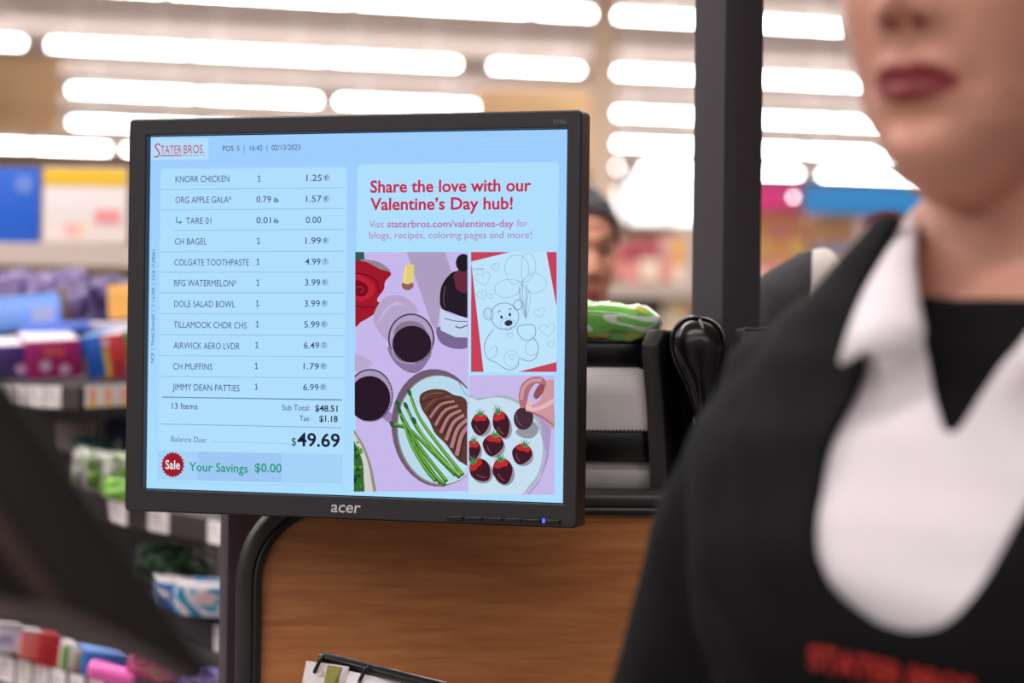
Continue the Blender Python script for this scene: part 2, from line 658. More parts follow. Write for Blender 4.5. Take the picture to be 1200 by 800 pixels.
for i, (nm, xa, xb, q, xq, pr, bd) in enumerate(rows):
    y = 213.7 + 24.32 * i
    a.text(nm, xa, y, xb, 7.4, INK, 0)
    yq = y - .9 + .05 * i
    if q == '1':
        a.poly([(xq + 1.7, yq - 7.3), (xq + 2.7, yq - 7.3), (xq + 2.7, yq), (xq + 1.7, yq)], INK)
        a.poly([(xq + .3, yq - 6.2), (xq + 1.9, yq - 7.3), (xq + 1.9, yq - 6.2), (xq + .4, yq - 5.3)], INK)
        a.poly([(xq + .3, yq - .8), (xq + 4, yq - .8), (xq + 4, yq), (xq + .3, yq)], INK)
    else:
        a.text(q, xq, yq, xq + 17, 7.2, INK, .004)
        a.text('lb', xq + 20.5, yq, xq + 26, 6, INK, .004)
        a.poly([(xq + 20, yq - 2.4), (xq + 26.2, yq - 2.4), (xq + 26.2, yq - 1.8), (xq + 20, yq - 1.8)], INK)
    yp = y - 1.5 + .17 * i
    xr = 377.5 - .29 * i
    a.text(pr, xr - 18, yp, xr, 7.4, INK, .004)
    if bd:
        a.ell(xr + 5.5, yp - 3.9, 3.9, 3.9, (140, 176, 220))
        a.ell(xr + 5.5, yp - 3.9, 3.2, 3.2, (160, 196, 236))
        a.text(bd, xr + 4.1, yp - 1.7, xr + 6.9, 4.4, INK)
a.stroke([(208.5, 254), (208.5, 260.5), (213, 260.5)], 1.1, (40, 140, 110), smooth=False)
a.poly([(212, 258.4), (215.2, 260.5), (212, 262.6)], (40, 140, 110))
a.text('13 Items', 203, 478.6, 233, 7, INK, .004)
a.text('Sub Total:', 332, 480.3, 364.5, 6.4, INK, .003)
a.text('$48.51', 370.5, 481.5, 397, 7, (36, 46, 76), .02)
a.text('Tax:', 352.5, 492.8, 364.8, 6.2, INK, .003)
a.text('$1.18', 375.5, 493.6, 397, 7, (36, 46, 76), .02)
a.text('Balance Due:', 202, 517.2, 243.5, 6.4, DIM, .002)
a.text('$', 343, 521.5, 348.5, 9, (40, 52, 80), 0)
a.text('49.69', 349.5, 522, 399.5, 15, (24, 32, 52), .018)
a.text('Your Savings', 223, 551.4, 292, 10, (26, 152, 116), .012)
a.text('$0.00', 300, 552.4, 331.5, 10, (26, 152, 116), .012)
a.done('receipt_text', SCR, 'list of items, prices and total')

a = Art(-.001)
star = []
for k in range(44):
    r_ = 14.2 if k % 2 else 12.4
    star.append((203.2 + r_ * .97 * math.cos(2 * math.pi * k / 44), 544.3 + r_ * 1.08 * math.sin(2 * math.pi * k / 44)))
a.poly(star, (160, 28, 44))
a.text('Sale', 194.5, 549, 211.5, 10, (236, 240, 250), .012)
a.done('sale_badge', SCR, 'dark red starburst badge')

a = Art(-.0002)
a.poly(rpoly(419, 192.5, 655.5, 189.5, 650, 584.5, 413.5, 577), (172, 219, 252))
a.poly(rpoly(420, 193.5, 654.5, 190.5, 649, 583.5, 414.5, 576), PANEL)
a.text('Share the love with our', 434, 225.5, 622.5, 13.6, RED, .022)
a.text('Valentine\u2019s Day hub!', 434, 246, 601, 13.6, RED, .022)
a.text('Visit', 433, 266.6, 450, 8, PINK, -.004)
a.text('staterbros.com/valentines-day', 454, 266.4, 602, 8, PINK, .014)
a.text('for', 606, 265.6, 618, 8, PINK, -.004)
a.text('blogs, recipes, coloring pages and more!', 433, 279.5, 623, 8, PINK, -.004)
for j in range(3):
    a.poly([(560 + j * 4, 163 + j * 6), (604 + j * 8, 162.4 + j * 6), (604 + j * 8, 163.4 + j * 6), (560 + j * 4, 164 + j * 6)], (168, 214, 252))
a.done('advert_text', SCR, 'crimson Valentine heading and link')

def Z1(*ps): return [(400 + x / 4, 280 + y / 4) for x, y in ps]
def Z2(*ps): return [(400 + x / 4, 430 + y / 4) for x, y in ps]

# --- picture one: roses, wine, steak
a = Art(-.0006)
a.clip = (417.0, 295.2, 549, 575.5)
LAV = (199, 184, 235)
a.poly([(410, 290), (560, 290), (560, 580), (410, 580)], LAV)
random.seed(3)
for k in range(26):                       # weave of the table linen
    y_ = 300 + k * 10.7
    a.stroke([(415, y_), (470, y_ + random.uniform(-1, 2)), (552, y_ + random.uniform(-1, 3))], .6, (196, 178, 228))
a.poly(Z1((305, 50), (485, 50), (520, 160), (470, 300), (450, 430), (425, 400)), (172, 158, 192))
a.poly(Z1((60, 55), (108, 60), (112, 95), (90, 108), (60, 100)), (48, 92, 84))
a.poly(Z1((60, 118), (100, 96), (165, 104), (200, 120), (232, 150), (200, 165), (120, 140)), (150, 132, 150), True)
a.poly(Z1((60, 126), (110, 106), (160, 128), (186, 142), (237, 160), (208, 200), (202, 236), (170, 284), (192, 310), (168, 342), (128, 370), (98, 386), (60, 394)), (158, 26, 44), True)
a.poly(Z1((70, 170), (110, 180), (150, 210), (160, 250), (120, 285), (80, 290), (60, 260)), (186, 36, 54), True)
a.poly(Z1((66, 196), (100, 200), (128, 226), (118, 262), (84, 268), (62, 246)), (122, 14, 32), True)
a.stroke(Z1((66, 160), (120, 168), (168, 200), (180, 250)), 1.2, (104, 12, 28))
a.stroke(Z1((62, 310), (110, 320), (160, 318)), 1.2, (116, 14, 32))
a.stroke(Z1((72, 230), (92, 222), (106, 238), (92, 250)), .9, (190, 44, 60))
a.poly(Z1((290, 190), (300, 126), (318, 114), (345, 124), (338, 226), (312, 240), (290, 226)), (226, 206, 120))
a.poly(Z1((289, 206), (312, 212), (339, 206), (338, 228), (314, 240), (290, 230)), (150, 96, 92), True)
a.stroke(Z1((306, 128), (300, 200)), 1.2, (244, 230, 160))
# glass one with its long shadow
a.poly(Z1((158, 400), (160, 340), (200, 280), (262, 262), (320, 285), (360, 345), (250, 400), (225, 480)), (182, 164, 202), True)
for k in range(6):
    a.stroke(Z1((172 + k * 9, 400 - k * 14), (210 + k * 10, 330 - k * 6), (270 + k * 8, 290 + k * 6)), .7, (200, 184, 214))
a.poly(Z1((226, 500), (240, 560), (290, 610), (345, 628), (390, 600), (425, 520), (330, 480)), (138, 118, 160), True)
a.ell(400 + 331 / 4, 280 + 466 / 4, 27.2, 29.3, (62, 54, 72))
a.ell(400 + 331 / 4, 280 + 466 / 4, 25.4, 27.6, (176, 158, 194))
a.ell(400 + 326 / 4, 280 + 440 / 4, 19, 14, (136, 120, 150))
a.ell(400 + 334 / 4, 280 + 492 / 4, 22.8, 21.4, (44, 28, 42))
a.stroke(Z1((240, 520), (260, 560), (300, 580), (350, 584)), .8, (190, 180, 210))
for k in range(30):
    an = math.pi * (.1 + .8 * k / 29)
    a.ell(400 + 331 / 4 + 26.3 * math.cos(an), 280 + 466 / 4 + 28.4 * math.sin(an), .55, .55, (205, 195, 220), n=6)
# bottle
a.poly(Z1((450, 440), (475, 490), (545, 515), (610, 500), (610, 430), (470, 410)), (122, 104, 146), True)
a.poly(Z1((472, 320), (468, 250), (485, 200), (520, 160), (545, 150), (610, 140), (610, 370), (580, 366), (520, 345)), (38, 28, 38), True)
a.poly(Z1((468, 325), (500, 348), (545, 362), (600, 370), (600, 462), (540, 460), (470, 428)), (196, 212, 238))
a.stroke(Z1((490, 372), (540, 384), (596, 386)), .9, (70, 90, 130))
a.stroke(Z1((540, 408), (560, 416), (596, 404)), 1.2, (50, 60, 100))
a.poly(Z1((536, 160), (536, 200), (550, 240), (610, 248), (610, 140)), (104, 42, 62), True)
a.ell(400 + 576 / 4, 280 + 112 / 4, 8.6, 10.4, (36, 28, 36))
a.stroke(Z1((492, 220), (484, 280), (490, 320)), 1.0, (92, 80, 96))
# glass two
a.poly(Z2((40, -60), (110, -50), (150, -10), (60, 20)), (186, 170, 206), True)
a.poly(Z2((200, 190), (235, 210), (270, 262), (240, 270), (200, 240)), (150, 130, 170))
a.ell(400 + 140 / 4, 430 + 132 / 4, 27, 31, (58, 50, 70))
a.ell(400 + 140 / 4, 430 + 132 / 4, 25.4, 29.4, (170, 152, 188))
a.ell(400 + 138 / 4, 430 + 146 / 4, 24.2, 26.2, (42, 26, 40))
for k in range(26):
    an = math.pi * (-.2 + .75 * k / 25)
    a.ell(400 + 140 / 4 + 26.2 * math.cos(an), 430 + 132 / 4 + 30.2 * math.sin(an), .5, .5, (200, 190, 215), n=6)
# plate
a.ell(400 + 452 / 4, 430 + 284 / 4, 52.5, 69, (112, 92, 112), -6)
a.ell(400 + 468 / 4, 430 + 296 / 4, 50.5, 65, (150, 136, 120), -6)
a.ell(400 + 472 / 4, 430 + 294 / 4, 50, 63.6, (184, 216, 236), -6)
a.ell(400 + 490 / 4, 430 + 310 / 4, 40, 50, (192, 224, 244), -6)
a.stroke(Z2((552, 62), (572, 100), (590, 130)), .9, (120, 150, 200))
a.poly(Z2((372, 152), (384, 122), (430, 104), (486, 106), (530, 128), (600, 175), (610, 440), (570, 446), (536, 416), (496, 360), (446, 310), (418, 250), (384, 196)), (92, 58, 50), True)
for k in range(7):                        # sliced steak
    t = k / 6
    xA, yA = 398 + 150 * t, 200 + 210 * t
    xB, yB = 520 + 90 * t, 138 + 130 * t
    a.stroke(Z2((xA, yA), ((xA + xB) / 2 - 8, (yA + yB) / 2 - 22), (xB, yB)), 2.2 + 2.4 * t, (178, 124, 128) if k else (120, 76, 66))
    a.stroke(Z2((xA + 14, yA + 16), ((xA + xB) / 2 + 4, (yA + yB) / 2 - 6), (xB + 10, yB + 16)), 1.4, (62, 36, 34))
a.stroke(Z2((388, 150), (420, 126), (480, 120)), 1.6, (126, 84, 70))
a.stroke(Z2((380, 168), (420, 150), (490, 136)), 1.0, (60, 36, 32))
gr = [(86, 146, 52), (62, 120, 44), (112, 168, 66), (74, 134, 48)]
spears = [((326, 118), (370, 230), (470, 370), (575, 500)), ((310, 180), (360, 280), (450, 390), (560, 512)), ((272, 170), (300, 262), (390, 420), (470, 540)),
          ((246, 268), (320, 285), (430, 390), (540, 500)), ((296, 240), (330, 350), (400, 470), (450, 528)), ((330, 300), (370, 400), (440, 500), (492, 548)),
          ((350, 250), (400, 330), (480, 430), (566, 506)), ((280, 200), (350, 330), (420, 430), (500, 530))]
for k, sp_ in enumerate(spears):
    a.stroke(Z2(*[(x + 3, y + 6) for x, y in sp_]), 4.6, (52, 84, 40), taper=(.7, 1))
    a.stroke(Z2(*sp_), 4.0, gr[k % 4], taper=(.75, 1))
    a.stroke(Z2(*[(x - 2, y - 3) for x, y in sp_]), .9, (150, 200, 96), taper=(.6, 1))
    x_, y_ = sp_[0]
    a.ell(400 + x_ / 4, 430 + y_ / 4, 2.4, 4.6, (46, 92, 50), -25, n=14)
# side bowl
a.poly(Z2((40, 290), (100, 340), (140, 430), (162, 520), (162, 600), (40, 600)), (148, 140, 132), True)
a.poly(Z2((40, 300), (90, 344), (128, 430), (148, 520), (148, 600), (40, 600)), (206, 208, 202), True)
a.poly(Z2((40, 320), (76, 360), (108, 440), (114, 520), (112, 600), (40, 600)), (52, 104, 44), True)
random.seed(5)
for k in range(16):
    a.ell(400 + random.uniform(62, 104) / 4, 430 + random.uniform(350, 565) / 4, random.uniform(1.5, 3.6), random.uniform(1.2, 2.6), random.choice([(36, 76, 36), (92, 150, 60), (24, 40, 36), (70, 130, 50)]), random.uniform(0, 180), n=12)
a.done('wine_dinner_picture', SCR, 'picture of red wine, a rose and sliced steak with asparagus')

# --- picture two: colouring page
a = Art(-.0006)
a.clip = (552.3, 295.2, 652.6, 435.6)
CRIM = (200, 66, 92); INKB = (158, 188, 214); INKD = (116, 136, 164); INKK = (50, 50, 70)
a.poly([(540, 290), (660, 290), (660, 440), (540, 440)], CRIM)
a.poly([(552.5, 306.5), (603, 294), (640, 292), (653, 362), (652.5, 424), (606, 436), (567, 436)], (190, 228, 252))
a.poly([(540, 320), (552.5, 306.5), (552.5, 350)], (190, 228, 252))
def circ(cx, cy, rx, ry=None, c=INKB, w=.7, rot=0):
    ry = ry or rx
    ca, sa = math.cos(R(rot)), math.sin(R(rot))
    a.stroke(Z1(*[(cx + rx * math.cos(t) * ca - ry * math.sin(t) * sa, cy + rx * math.cos(t) * sa + ry * math.sin(t) * ca) for t in (2 * math.pi * k / 14 for k in range(14))]), w, c, closed=True)
def heart(cx, cy, r, rot=-15, c=INKB, w=.7):
    pts = []
    for k in range(16):
        t = 2 * math.pi * k / 16
        x_, y_ = r * (16 * math.sin(t) ** 3) / 16, -r * (13 * math.cos(t) - 5 * math.cos(2 * t) - 2 * math.cos(3 * t) - math.cos(4 * t)) / 16
        pts.append((cx + x_ * math.cos(R(rot)) - y_ * math.sin(R(rot)), cy + x_ * math.sin(R(rot)) + y_ * math.cos(R(rot))))
    a.stroke(Z1(*pts), w, c, closed=True)
a.text('COLOR ME', 553.5, 316.5, 567, 2.6, (120, 160, 205), .01)
heart(666, 185, 36); heart(722, 130, 20); heart(660, 262, 24); heart(700, 268, 14); heart(930, 345, 26); heart(968, 425, 36, -5); heart(985, 492, 18)
for ps in ([(800, 210), (770, 150), (780, 95), (830, 75), (870, 100), (880, 160), (850, 195)], [(850, 90), (875, 66), (905, 90), (912, 140), (885, 190), (850, 195)],
           [(840, 200), (780, 190), (730, 210), (725, 255), (770, 275), (820, 262), (845, 232)], [(850, 205), (900, 160), (950, 180), (962, 220), (930, 248), (885, 250)]):
    a.stroke(Z1(*ps), .8, INKB, closed=True)
for ex, ey in ((848, 200), (872, 210), (836, 230), (880, 240)):
    a.stroke(Z1((ex, ey), ((ex + 868) / 2 - 4, (ey + 370) / 2), (868, 372)), .6, INKD)
a.stroke(Z1((834, 235), (850, 210), (872, 232), (890, 262), (868, 372), (840, 300)), .7, INKB, closed=True)
# bear
circ(768, 362, 66, 62, INKD, .8, 20); circ(692, 352, 22, 28, INKD, .8, -10); circ(830, 308, 20, 24, INKD, .8, 30); circ(694, 352, 11, 15, INKB); circ(784, 400, 36, 28, INKB)
a.poly(Z1((768, 390), (782, 380), (802, 384), (803, 398), (786, 408), (770, 402)), INKK, True)
a.ell(400 + 753 / 4, 280 + 366 / 4, 1.5, 2.2, INKK, -12, 12); a.ell(400 + 792 / 4, 280 + 354 / 4, 1.5, 2.2, INKK, -12, 12)
a.stroke(Z1((737, 346), (742, 337), (750, 338)), .9, INKK); a.stroke(Z1((788, 334), (794, 326), (800, 328)), .9, INKK)
a.stroke(Z1((768, 418), (784, 424), (800, 412)), .7, INKD)
a.stroke(Z1((716, 424), (682, 470), (674, 520), (690, 560), (730, 580), (768, 606), (800, 612), (832, 592), (836, 560), (880, 572), (916, 552), (924, 500), (905, 462)), .8, INKD)
a.stroke(Z1((832, 410), (868, 402), (904, 404), (914, 436), (900, 464), (862, 474), (830, 440)), .8, INKD, closed=True)
circ(896, 510, 30, 38, INKB, .7, 15); circ(800, 560, 34, 38, INKB); heart(802, 552, 16, 0); a.stroke(Z1((726, 506), (734, 518), (728, 528)), .7, INKD); heart(792, 450, 14, 0)
a.stroke(Z1((700, 560), (730, 540), (726, 500), (700, 520)), .7, INKB)
a.done('colouring_page_picture', SCR, 'line drawing of a teddy bear with balloons on crimson')

# --- picture three: chocolate strawberries and a hand
a = Art(-.0006)
a.clip = (550.2, 439.6, 650.2, 579.5)
a.poly([(540, 430), (660, 430), (660, 590), (540, 590)], (198, 184, 232))
a.poly(Z2((870, 600), (935, 520), (962, 400), (930, 280), (1010, 280), (1010, 200), (870, 190), (985, 290), (972, 430), (930, 540), (880, 600)), (170, 152, 200))
a.poly(Z2((560, 600), (580, 170), (640, 146), (700, 140), (740, 130), (800, 142), (850, 168), (900, 214), (936, 262), (944, 330), (958, 390), (944, 450), (936, 500), (900, 552), (860, 592), (800, 610)), (172, 180, 186), True)
a.poly(Z2((560, 600), (585, 180), (650, 156), (740, 142), (840, 176), (905, 240), (934, 310), (946, 390), (926, 490), (880, 556), (820, 602)), (198, 222, 240), True)
a.poly(Z2((820, 300), (890, 250), (926, 290), (900, 330), (850, 330)), (150, 150, 160), True)
def berry(cx, cy, rx, ry, rot=0, red=.5):
    a.ell(400 + (cx + 8) / 4, 430 + (cy + 8) / 4, rx / 4, ry / 4, (150, 146, 160), rot, 24)
    ca, sa = math.cos(R(rot)), math.sin(R(rot))
    def q(pts): return Z2(*[(cx + x * rx * ca - y * ry * sa, cy + x * rx * sa + y * ry * ca) for x, y in pts])
    a.poly(q([(-.9, -.35), (-.5, -.9), (.1, -1), (.7, -.8), (1, -.2), (.8, .4), (.35, .9), (-.1, 1.02), (-.6, .7), (-.95, .1)]), (66, 28, 38), True)
    a.poly(q([(-.7, -.5), (-.4, -.95), (.2, -1.02), (.7, -.75), (.55, -.35), (.1, -.25 - .2 * red), (-.35, -.3)]), (190, 44, 50), True)
    a.stroke(q([(-.5, .1), (-.3, .5), (0, .75)]), .9, (120, 84, 96))
    for k in range(6):
        an = -160 + k * 28
        a.poly(q([(-.12, -.75), (.75 * math.cos(R(an)), -.85 + .75 * math.sin(R(an))), (.16, -.72)]), [(60, 112, 60), (88, 146, 78)][k % 2])
berry(652, 268, 44, 50); berry(752, 268, 40, 64, -16); berry(712, 366, 50, 50, 10); berry(618, 392, 36, 50, 5); berry(848, 408, 48, 48, 16)
berry(655, 484, 50, 56, -40); berry(760, 488, 48, 60, -12)
a.ell(400 + 858 / 4, 430 + 240 / 4, 11.5, 13.5, (72, 44, 58), 8)
a.stroke(Z2((824, 216), (830, 250), (846, 274)), 1.2, (112, 80, 94))
SK = (206, 150, 158); SK2 = (176, 112, 122); SK3 = (226, 182, 188)
a.poly(Z2((1010, 90), (985, 60), (960, 70), (950, 110), (930, 160), (880, 185), (870, 205), (900, 210), (940, 230), (1010, 290)), SK, True)
a.poly(Z2((836, 130), (850, 80), (885, 52), (930, 44), (960, 60), (962, 90), (920, 76), (900, 92), (884, 120), (868, 184), (846, 190), (838, 165)), SK2, True)
a.stroke(Z2((848, 150), (860, 94), (896, 64), (940, 60)), 4, SK)
a.poly(Z2((905, 130), (930, 84), (956, 84), (950, 118), (920, 150)), (146, 78, 90), True)
a.poly(Z2((868, 196), (870, 178), (884, 160), (900, 156), (896, 186), (884, 204)), SK3, True)
a.stroke(Z2((890, 200), (940, 190), (1010, 150)), 5, SK3)
a.stroke(Z2((900, 214), (950, 236), (1010, 280)), 2.4, SK2)
a.done('strawberry_picture', SCR, 'picture of a hand and chocolate strawberries on a plate')

# --- marks and controls on the bezel
def bez(px, py):   # bezel front is 6 mm nearer than the panel
    o = MONI @ CAM
    d = MONI.to_3x3() @ (P(px, py, 1) - CAM)
    t = (fr - o.y) / d.y
    return o.x + t * d.x, o.z + t * d.z

def bez_text(name, st, x0, y, x1, cap, m, bold, label):
    v, f, asp = text_norm(st, bold)
    u0, w0 = bez(x0, y); u1, w1 = bez(x1, y); ca = bez(x0, y - cap)[1] - w0
    bm = bmesh.new()
    vs = [bm.verts.new((u0 + p * (u1 - u0) + .12 * q * ca, fr - .0002, w0 + q * ca)) for p, q in v]
    for q in f:
        try: bm.faces.new([vs[k] for k in q])
        except ValueError: pass
    bmesh.ops.recalc_face_normals(bm, faces=bm.faces[:])
    for ff in bm.faces:
        ff.normal_update()
        if ff.normal.y > 0: ff.normal_flip()
    o = obj(name, bm, m, BZ, smooth=0)
    o['label'] = label

bez_text('maker_logo', 'acer', 387.5, 599.6, 422, 13, mat('silver_print', (200, 198, 204), .45, .0), .012, 'silver lettering')
bez_text('model_mark', 'V196L', 648, 145.2, 664.5, 5, mat('grey_print', (112, 106, 112), .5), 0, 'small grey model mark')
for k in range(6):
    xa = 523 + k * 22.6
    u0, w0 = bez(xa, 604.8 + (k * 22.6) * .034); u1, w1 = bez(xa + 20.6, 605.5 + (k * 22.6 + 20.6) * .034)
    bm = bmesh.new(); box(bm, (u1 - u0, .003, .0034), ((u0 + u1) / 2, fr - .0006, (w0 + w1) / 2 - .001), .0007)
    obj('button', bm, GLOSSBLACK, BZ)
u, w = bez(638, 609.8)
bm = bmesh.new(); box(bm, (.0022, .0015, .0034), (u, fr - .0022, w), .0005)
o = obj('power_light', bm, glow((70, 90, 255), 2.5, 'lit_blue_led'), BZ); o['label'] = 'glowing blue indicator'
# ------------------------------------------------------------------ big background pieces
def upright(px0, px1, d, z0, z1, thick, name, label, cat, m, yaw=THETA, bevel=.004):
    """a box standing from z0 to z1 whose front spans the photo columns px0..px1"""
    a = P(px0, 400, d); b = P(px1, 400, d)
    w = (b - a).length
    c = (a + b) / 2
    bm = bmesh.new(); box(bm, (w, thick, z1 - z0), (0, thick / 2, (z1 - z0) / 2), bevel)
    o = obj(name, bm, m)
    o.location = (c.x, c.y, z0); o.rotation_euler = (0, 0, yaw)
    return tag(o, label, cat)


def zpx(px, py, d):
    return P(px, py, d).z


bm = bmesh.new()
w_ = P(719, 300, 17).x - P(690, 300, 17).x
prism(bm, rrect(w_, w_, .02, 3), 0, CEIL)
o = tag(obj('trim_1', bm, mat('cream_column_paint', (232, 206, 182), .8)), kind='structure')
o.matrix_world = Matrix.Translation((P(704, 400, 17).x, 17, 0)) @ Matrix.Rotation(R(90), 4, 'X') @ Matrix.Diagonal((1, 1, -1, 1))

TAN = mat('tan_hanging_panel', (250, 208, 160), .8, noise_amt=.14, scale=2.5)
def hang_panel(px0, px1, py0, py1, d, label, m=TAN):
    a, b = P(px0, py1, d), P(px1, py0, d)
    bm = bmesh.new(); box(bm, (b.x - a.x, .12, b.z - a.z), (0, 0, (b.z - a.z) / 2), .01)
    t = thing('hanging_sign', label, 'sign', ((a.x + b.x) / 2, a.y, a.z))
    obj('sign_board', bm, m, t)
    for s in (-.35, .35):
        bm = bmesh.new()
        tube(bm, [(s * (b.x - a.x), 0, b.z - a.z - .01), (s * (b.x - a.x), 0, CEIL - a.z)], .008, 6)
        obj('cord', bm, DARKMETAL, t)
    return t
hang_panel(-60, 72, 66, 158, 27, 'tan hanging sign board under the ceiling at far left')
hang_panel(556, 700, 104, 200, 27, 'tan hanging sign board under the ceiling beside the cream column')

# ------------------------------------------------------------------ the post, pole and counter
CTR = 0.93
bm = bmesh.new()
s_ = .0475
prism(bm, rrect(s_, s_, .0012, 2), 0, CEIL - .0)
# local frame: x, z of the outline are horizontal, extrusion up
post = obj('post', bm, mat('black_powder_coat_post', (58, 53, 59), .55, noise_amt=.05, scale=120), None, smooth=30)
tag(post, 'tall square black post rising behind the card reader to the ceiling', 'post')
pc = P(847, 300, 2.3)
rotz = R(34)
ctr = Vector((pc.x, pc.y, 0)) + Matrix.Rotation(rotz, 3, 'Z') @ Vector((s_ / 2, s_ / 2, 0))
post.matrix_world = Matrix.Translation(ctr) @ Matrix.Rotation(rotz, 4, 'Z') @ Matrix.Rotation(R(90), 4, 'X') @ Matrix.Diagonal((1, 1, -1, 1))
post.data.flip_normals()

# pole that carries the monitor
bm = bmesh.new()
a_ = P(262, 700, 2.2); b_ = P(310, 700, 2.2)
pw = .036
pctr = Vector((P(284, 700, 2.235).x, P(284, 700, 2.235).y, CTR))
mp_t = thing('monitor_pole', 'dark square pole standing behind the lower left of the monitor', 'pole', pctr, R(18))
box(bm, (pw, pw, .30), (0, 0, .15), .0015)
obj('upright', bm, mat('dark_purple_grey_pole', (62, 54, 66), .5, noise_amt=.06, scale=60), mp_t)
bm = bmesh.new(); box(bm, (.06, .07, .008), (0, 0, .004), .002)
obj('base_plate', bm, DARKMETAL, mp_t)
mpw = Matrix.Translation(pctr) @ Matrix.Rotation(R(18), 4, 'Z')
arm0 = mpw.inverted() @ (MON @ Vector((0, .064, -.01)))
bm = bmesh.new()
tube(bm, [(0, 0, .285), (.03, .03, .30), (arm0.x * .6, arm0.y + .03, (.3 + arm0.z) / 2), (arm0.x, arm0.y + .02, arm0.z), arm0], .013, 12)
obj('arm', bm, DARKMETAL, mp_t)

# checkout counter (below the frame, carries everything)
ct = thing('checkout_counter', 'long checkout counter below the monitor and wooden panel', 'counter', (0, 2.03, 0))
bm = bmesh.new(); box(bm, (1.1, .44, .89), (.1, .02, .455), .004); obj('cabinet', bm, mat('grey_laminate', (120, 114, 112), .5), ct)
bm = bmesh.new(); box(bm, (1.16, .5, .03), (.1, .005, CTR - .015), .006); obj('worktop', bm, BLACK, ct)

# wooden panel with black edging
WOOD = bpy.data.materials.new('orange_brown_wood_laminate'); WOOD.use_nodes = True
nt = WOOD.node_tree; b = nt.nodes['Principled BSDF']
tc = nt.nodes.new('ShaderNodeTexCoord'); mpn = nt.nodes.new('ShaderNodeMapping'); n1 = nt.nodes.new('ShaderNodeTexNoise'); cr = nt.nodes.new('ShaderNodeValToRGB')
mpn.inputs['Scale'].default_value = (4, 4, 40)
n1.inputs['Scale'].default_value = 3.2; n1.inputs['Detail'].default_value = 6; n1.inputs['Roughness'].default_value = .62; n1.inputs['Distortion'].default_value = .35
nt.links.new(tc.outputs['Object'], mpn.inputs[0]); nt.links.new(mpn.outputs[0], n1.inputs['Vector']); nt.links.new(n1.outputs['Fac'], cr.inputs[0]); nt.links.new(cr.outputs[0], b.inputs['Base Color'])
cr.color_ramp.elements[0].position = .3; cr.color_ramp.elements[0].color = s2l((184, 108, 60)) + (1,)
cr.color_ramp.elements[1].position = .72; cr.color_ramp.elements[1].color = s2l((218, 144, 84)) + (1,)
b.inputs['Roughness'].default_value = .42
YP = R(3)
o_ = P(281, 690, 2.13)
zt = zpx(345, 576, 2.135)
PW, PH = .62, zt - CTR
wp = thing('wooden_panel', 'orange brown wooden panel with rounded black edging under the monitor', 'panel', (o_.x, o_.y, CTR), YP)
rad = .080
outl = []
for k in range(13):
    a_ = R(180 - 90 * k / 12)
    outl.append((rad + rad * math.cos(a_), PH - rad + rad * math.sin(a_)))
path = [(0, 0), (0, PH - rad)] + outl[1:] + [(PW - rad, PH)]
for k in range(1, 13):
    a_ = R(90 - 90 * k / 12)
    path.append((PW - rad + rad * math.cos(a_), PH - rad + rad * math.sin(a_)))
path.append((PW, 0))
bm = bmesh.new(); prism(bm, [(x + (.004 if x < .3 else -.004) * (1 if 0 else 1), z) for x, z in path], .010, .026)
obj('board', bm, WOOD, wp, smooth=20)
# edging: ribbed profile swept along the outline; profile = (inwards, depth)
prof = [(-.002, .034), (-.004, .030), (-.0045, .024), (-.0035, .021), (-.0045, .018), (-.0035, .015), (-.004, .006), (-.001, .001), (.004, -.001), (.010, -.0005), (.012, .0015), (.014, .0005), (.0185, .002), (.019, .0105), (.019, .026), (.012, .034)]
bm = bmesh.new(); rings = []
for i, (x, z) in enumerate(path):
    p0 = Vector(path[max(i - 1, 0)]); p1 = Vector(path[min(i + 1, len(path) - 1)])
    t = (p1 - p0).normalized(); nv = Vector((t.y, -t.x))
    rings.append([(x + nv.x * n_, y_, z + nv.y * n_) for n_, y_ in prof])
loft(bm, rings); bmesh.ops.recalc_face_normals(bm, faces=bm.faces[:])
o = obj('edging', bm, mat('black_rubber_edging', (44, 41, 43), .38, noise_amt=.15, scale=90), wp, smooth=40)
o['label'] = 'ribbed black rubber edging'

# flip book of produce cards on the counter, lower edge of the photograph
fa, fb = P(383, 771, 1.93), P(512, 803, 1.90)
fdir = (fb - fa).normalized()
fb2 = fa + fdir * .17
ft = thing('flip_card_stand', 'black clip stand with ringed white picture cards before the wooden panel', 'card stand', (fa.x, fa.y, CTR))
loc0 = Vector((fa.x, fa.y, CTR))
bm = bmesh.new(); tube(bm, [fa - loc0 - fdir * .006, fa - loc0, fb2 - loc0], [.003, .0045, .0045], 10); obj('spine', bm, GLOSSBLACK, ft)
bm = bmesh.new()
q = (fa + fb2) / 2 - loc0
hz = fa.z - CTR
loft(bm, [[(fa.x - loc0.x + .01, .06, .0), (fb2.x - loc0.x, .06, 0), (fb2.x - loc0.x, .066, 0), (fa.x - loc0.x + .01, .066, 0)],
          [(fa.x - loc0.x + .01, .004, hz - .006), (fb2.x - loc0.x, -.004, fb2.z - loc0.z - .006), (fb2.x - loc0.x, .004, fb2.z - loc0.z - .004), (fa.x - loc0.x + .01, .01, hz - .004)]])
bmesh.ops.recalc_face_normals(bm, faces=bm.faces[:]); obj('easel_back', bm, BLACK, ft)
PC = bpy.data.materials.new('printed_card'); PC.use_nodes = True
nt = PC.node_tree; b = nt.nodes['Principled BSDF']; tc = nt.nodes.new('ShaderNodeTexCoord'); nz = nt.nodes.new('ShaderNodeTexNoise'); cr = nt.nodes.new('ShaderNodeValToRGB')
nz.inputs['Scale'].default_value = 60; nt.links.new(tc.outputs['Object'], nz.inputs['Vector']); nt.links.new(nz.outputs['Fac'], cr.inputs[0]); nt.links.new(cr.outputs[0], b.inputs['Base Color'])
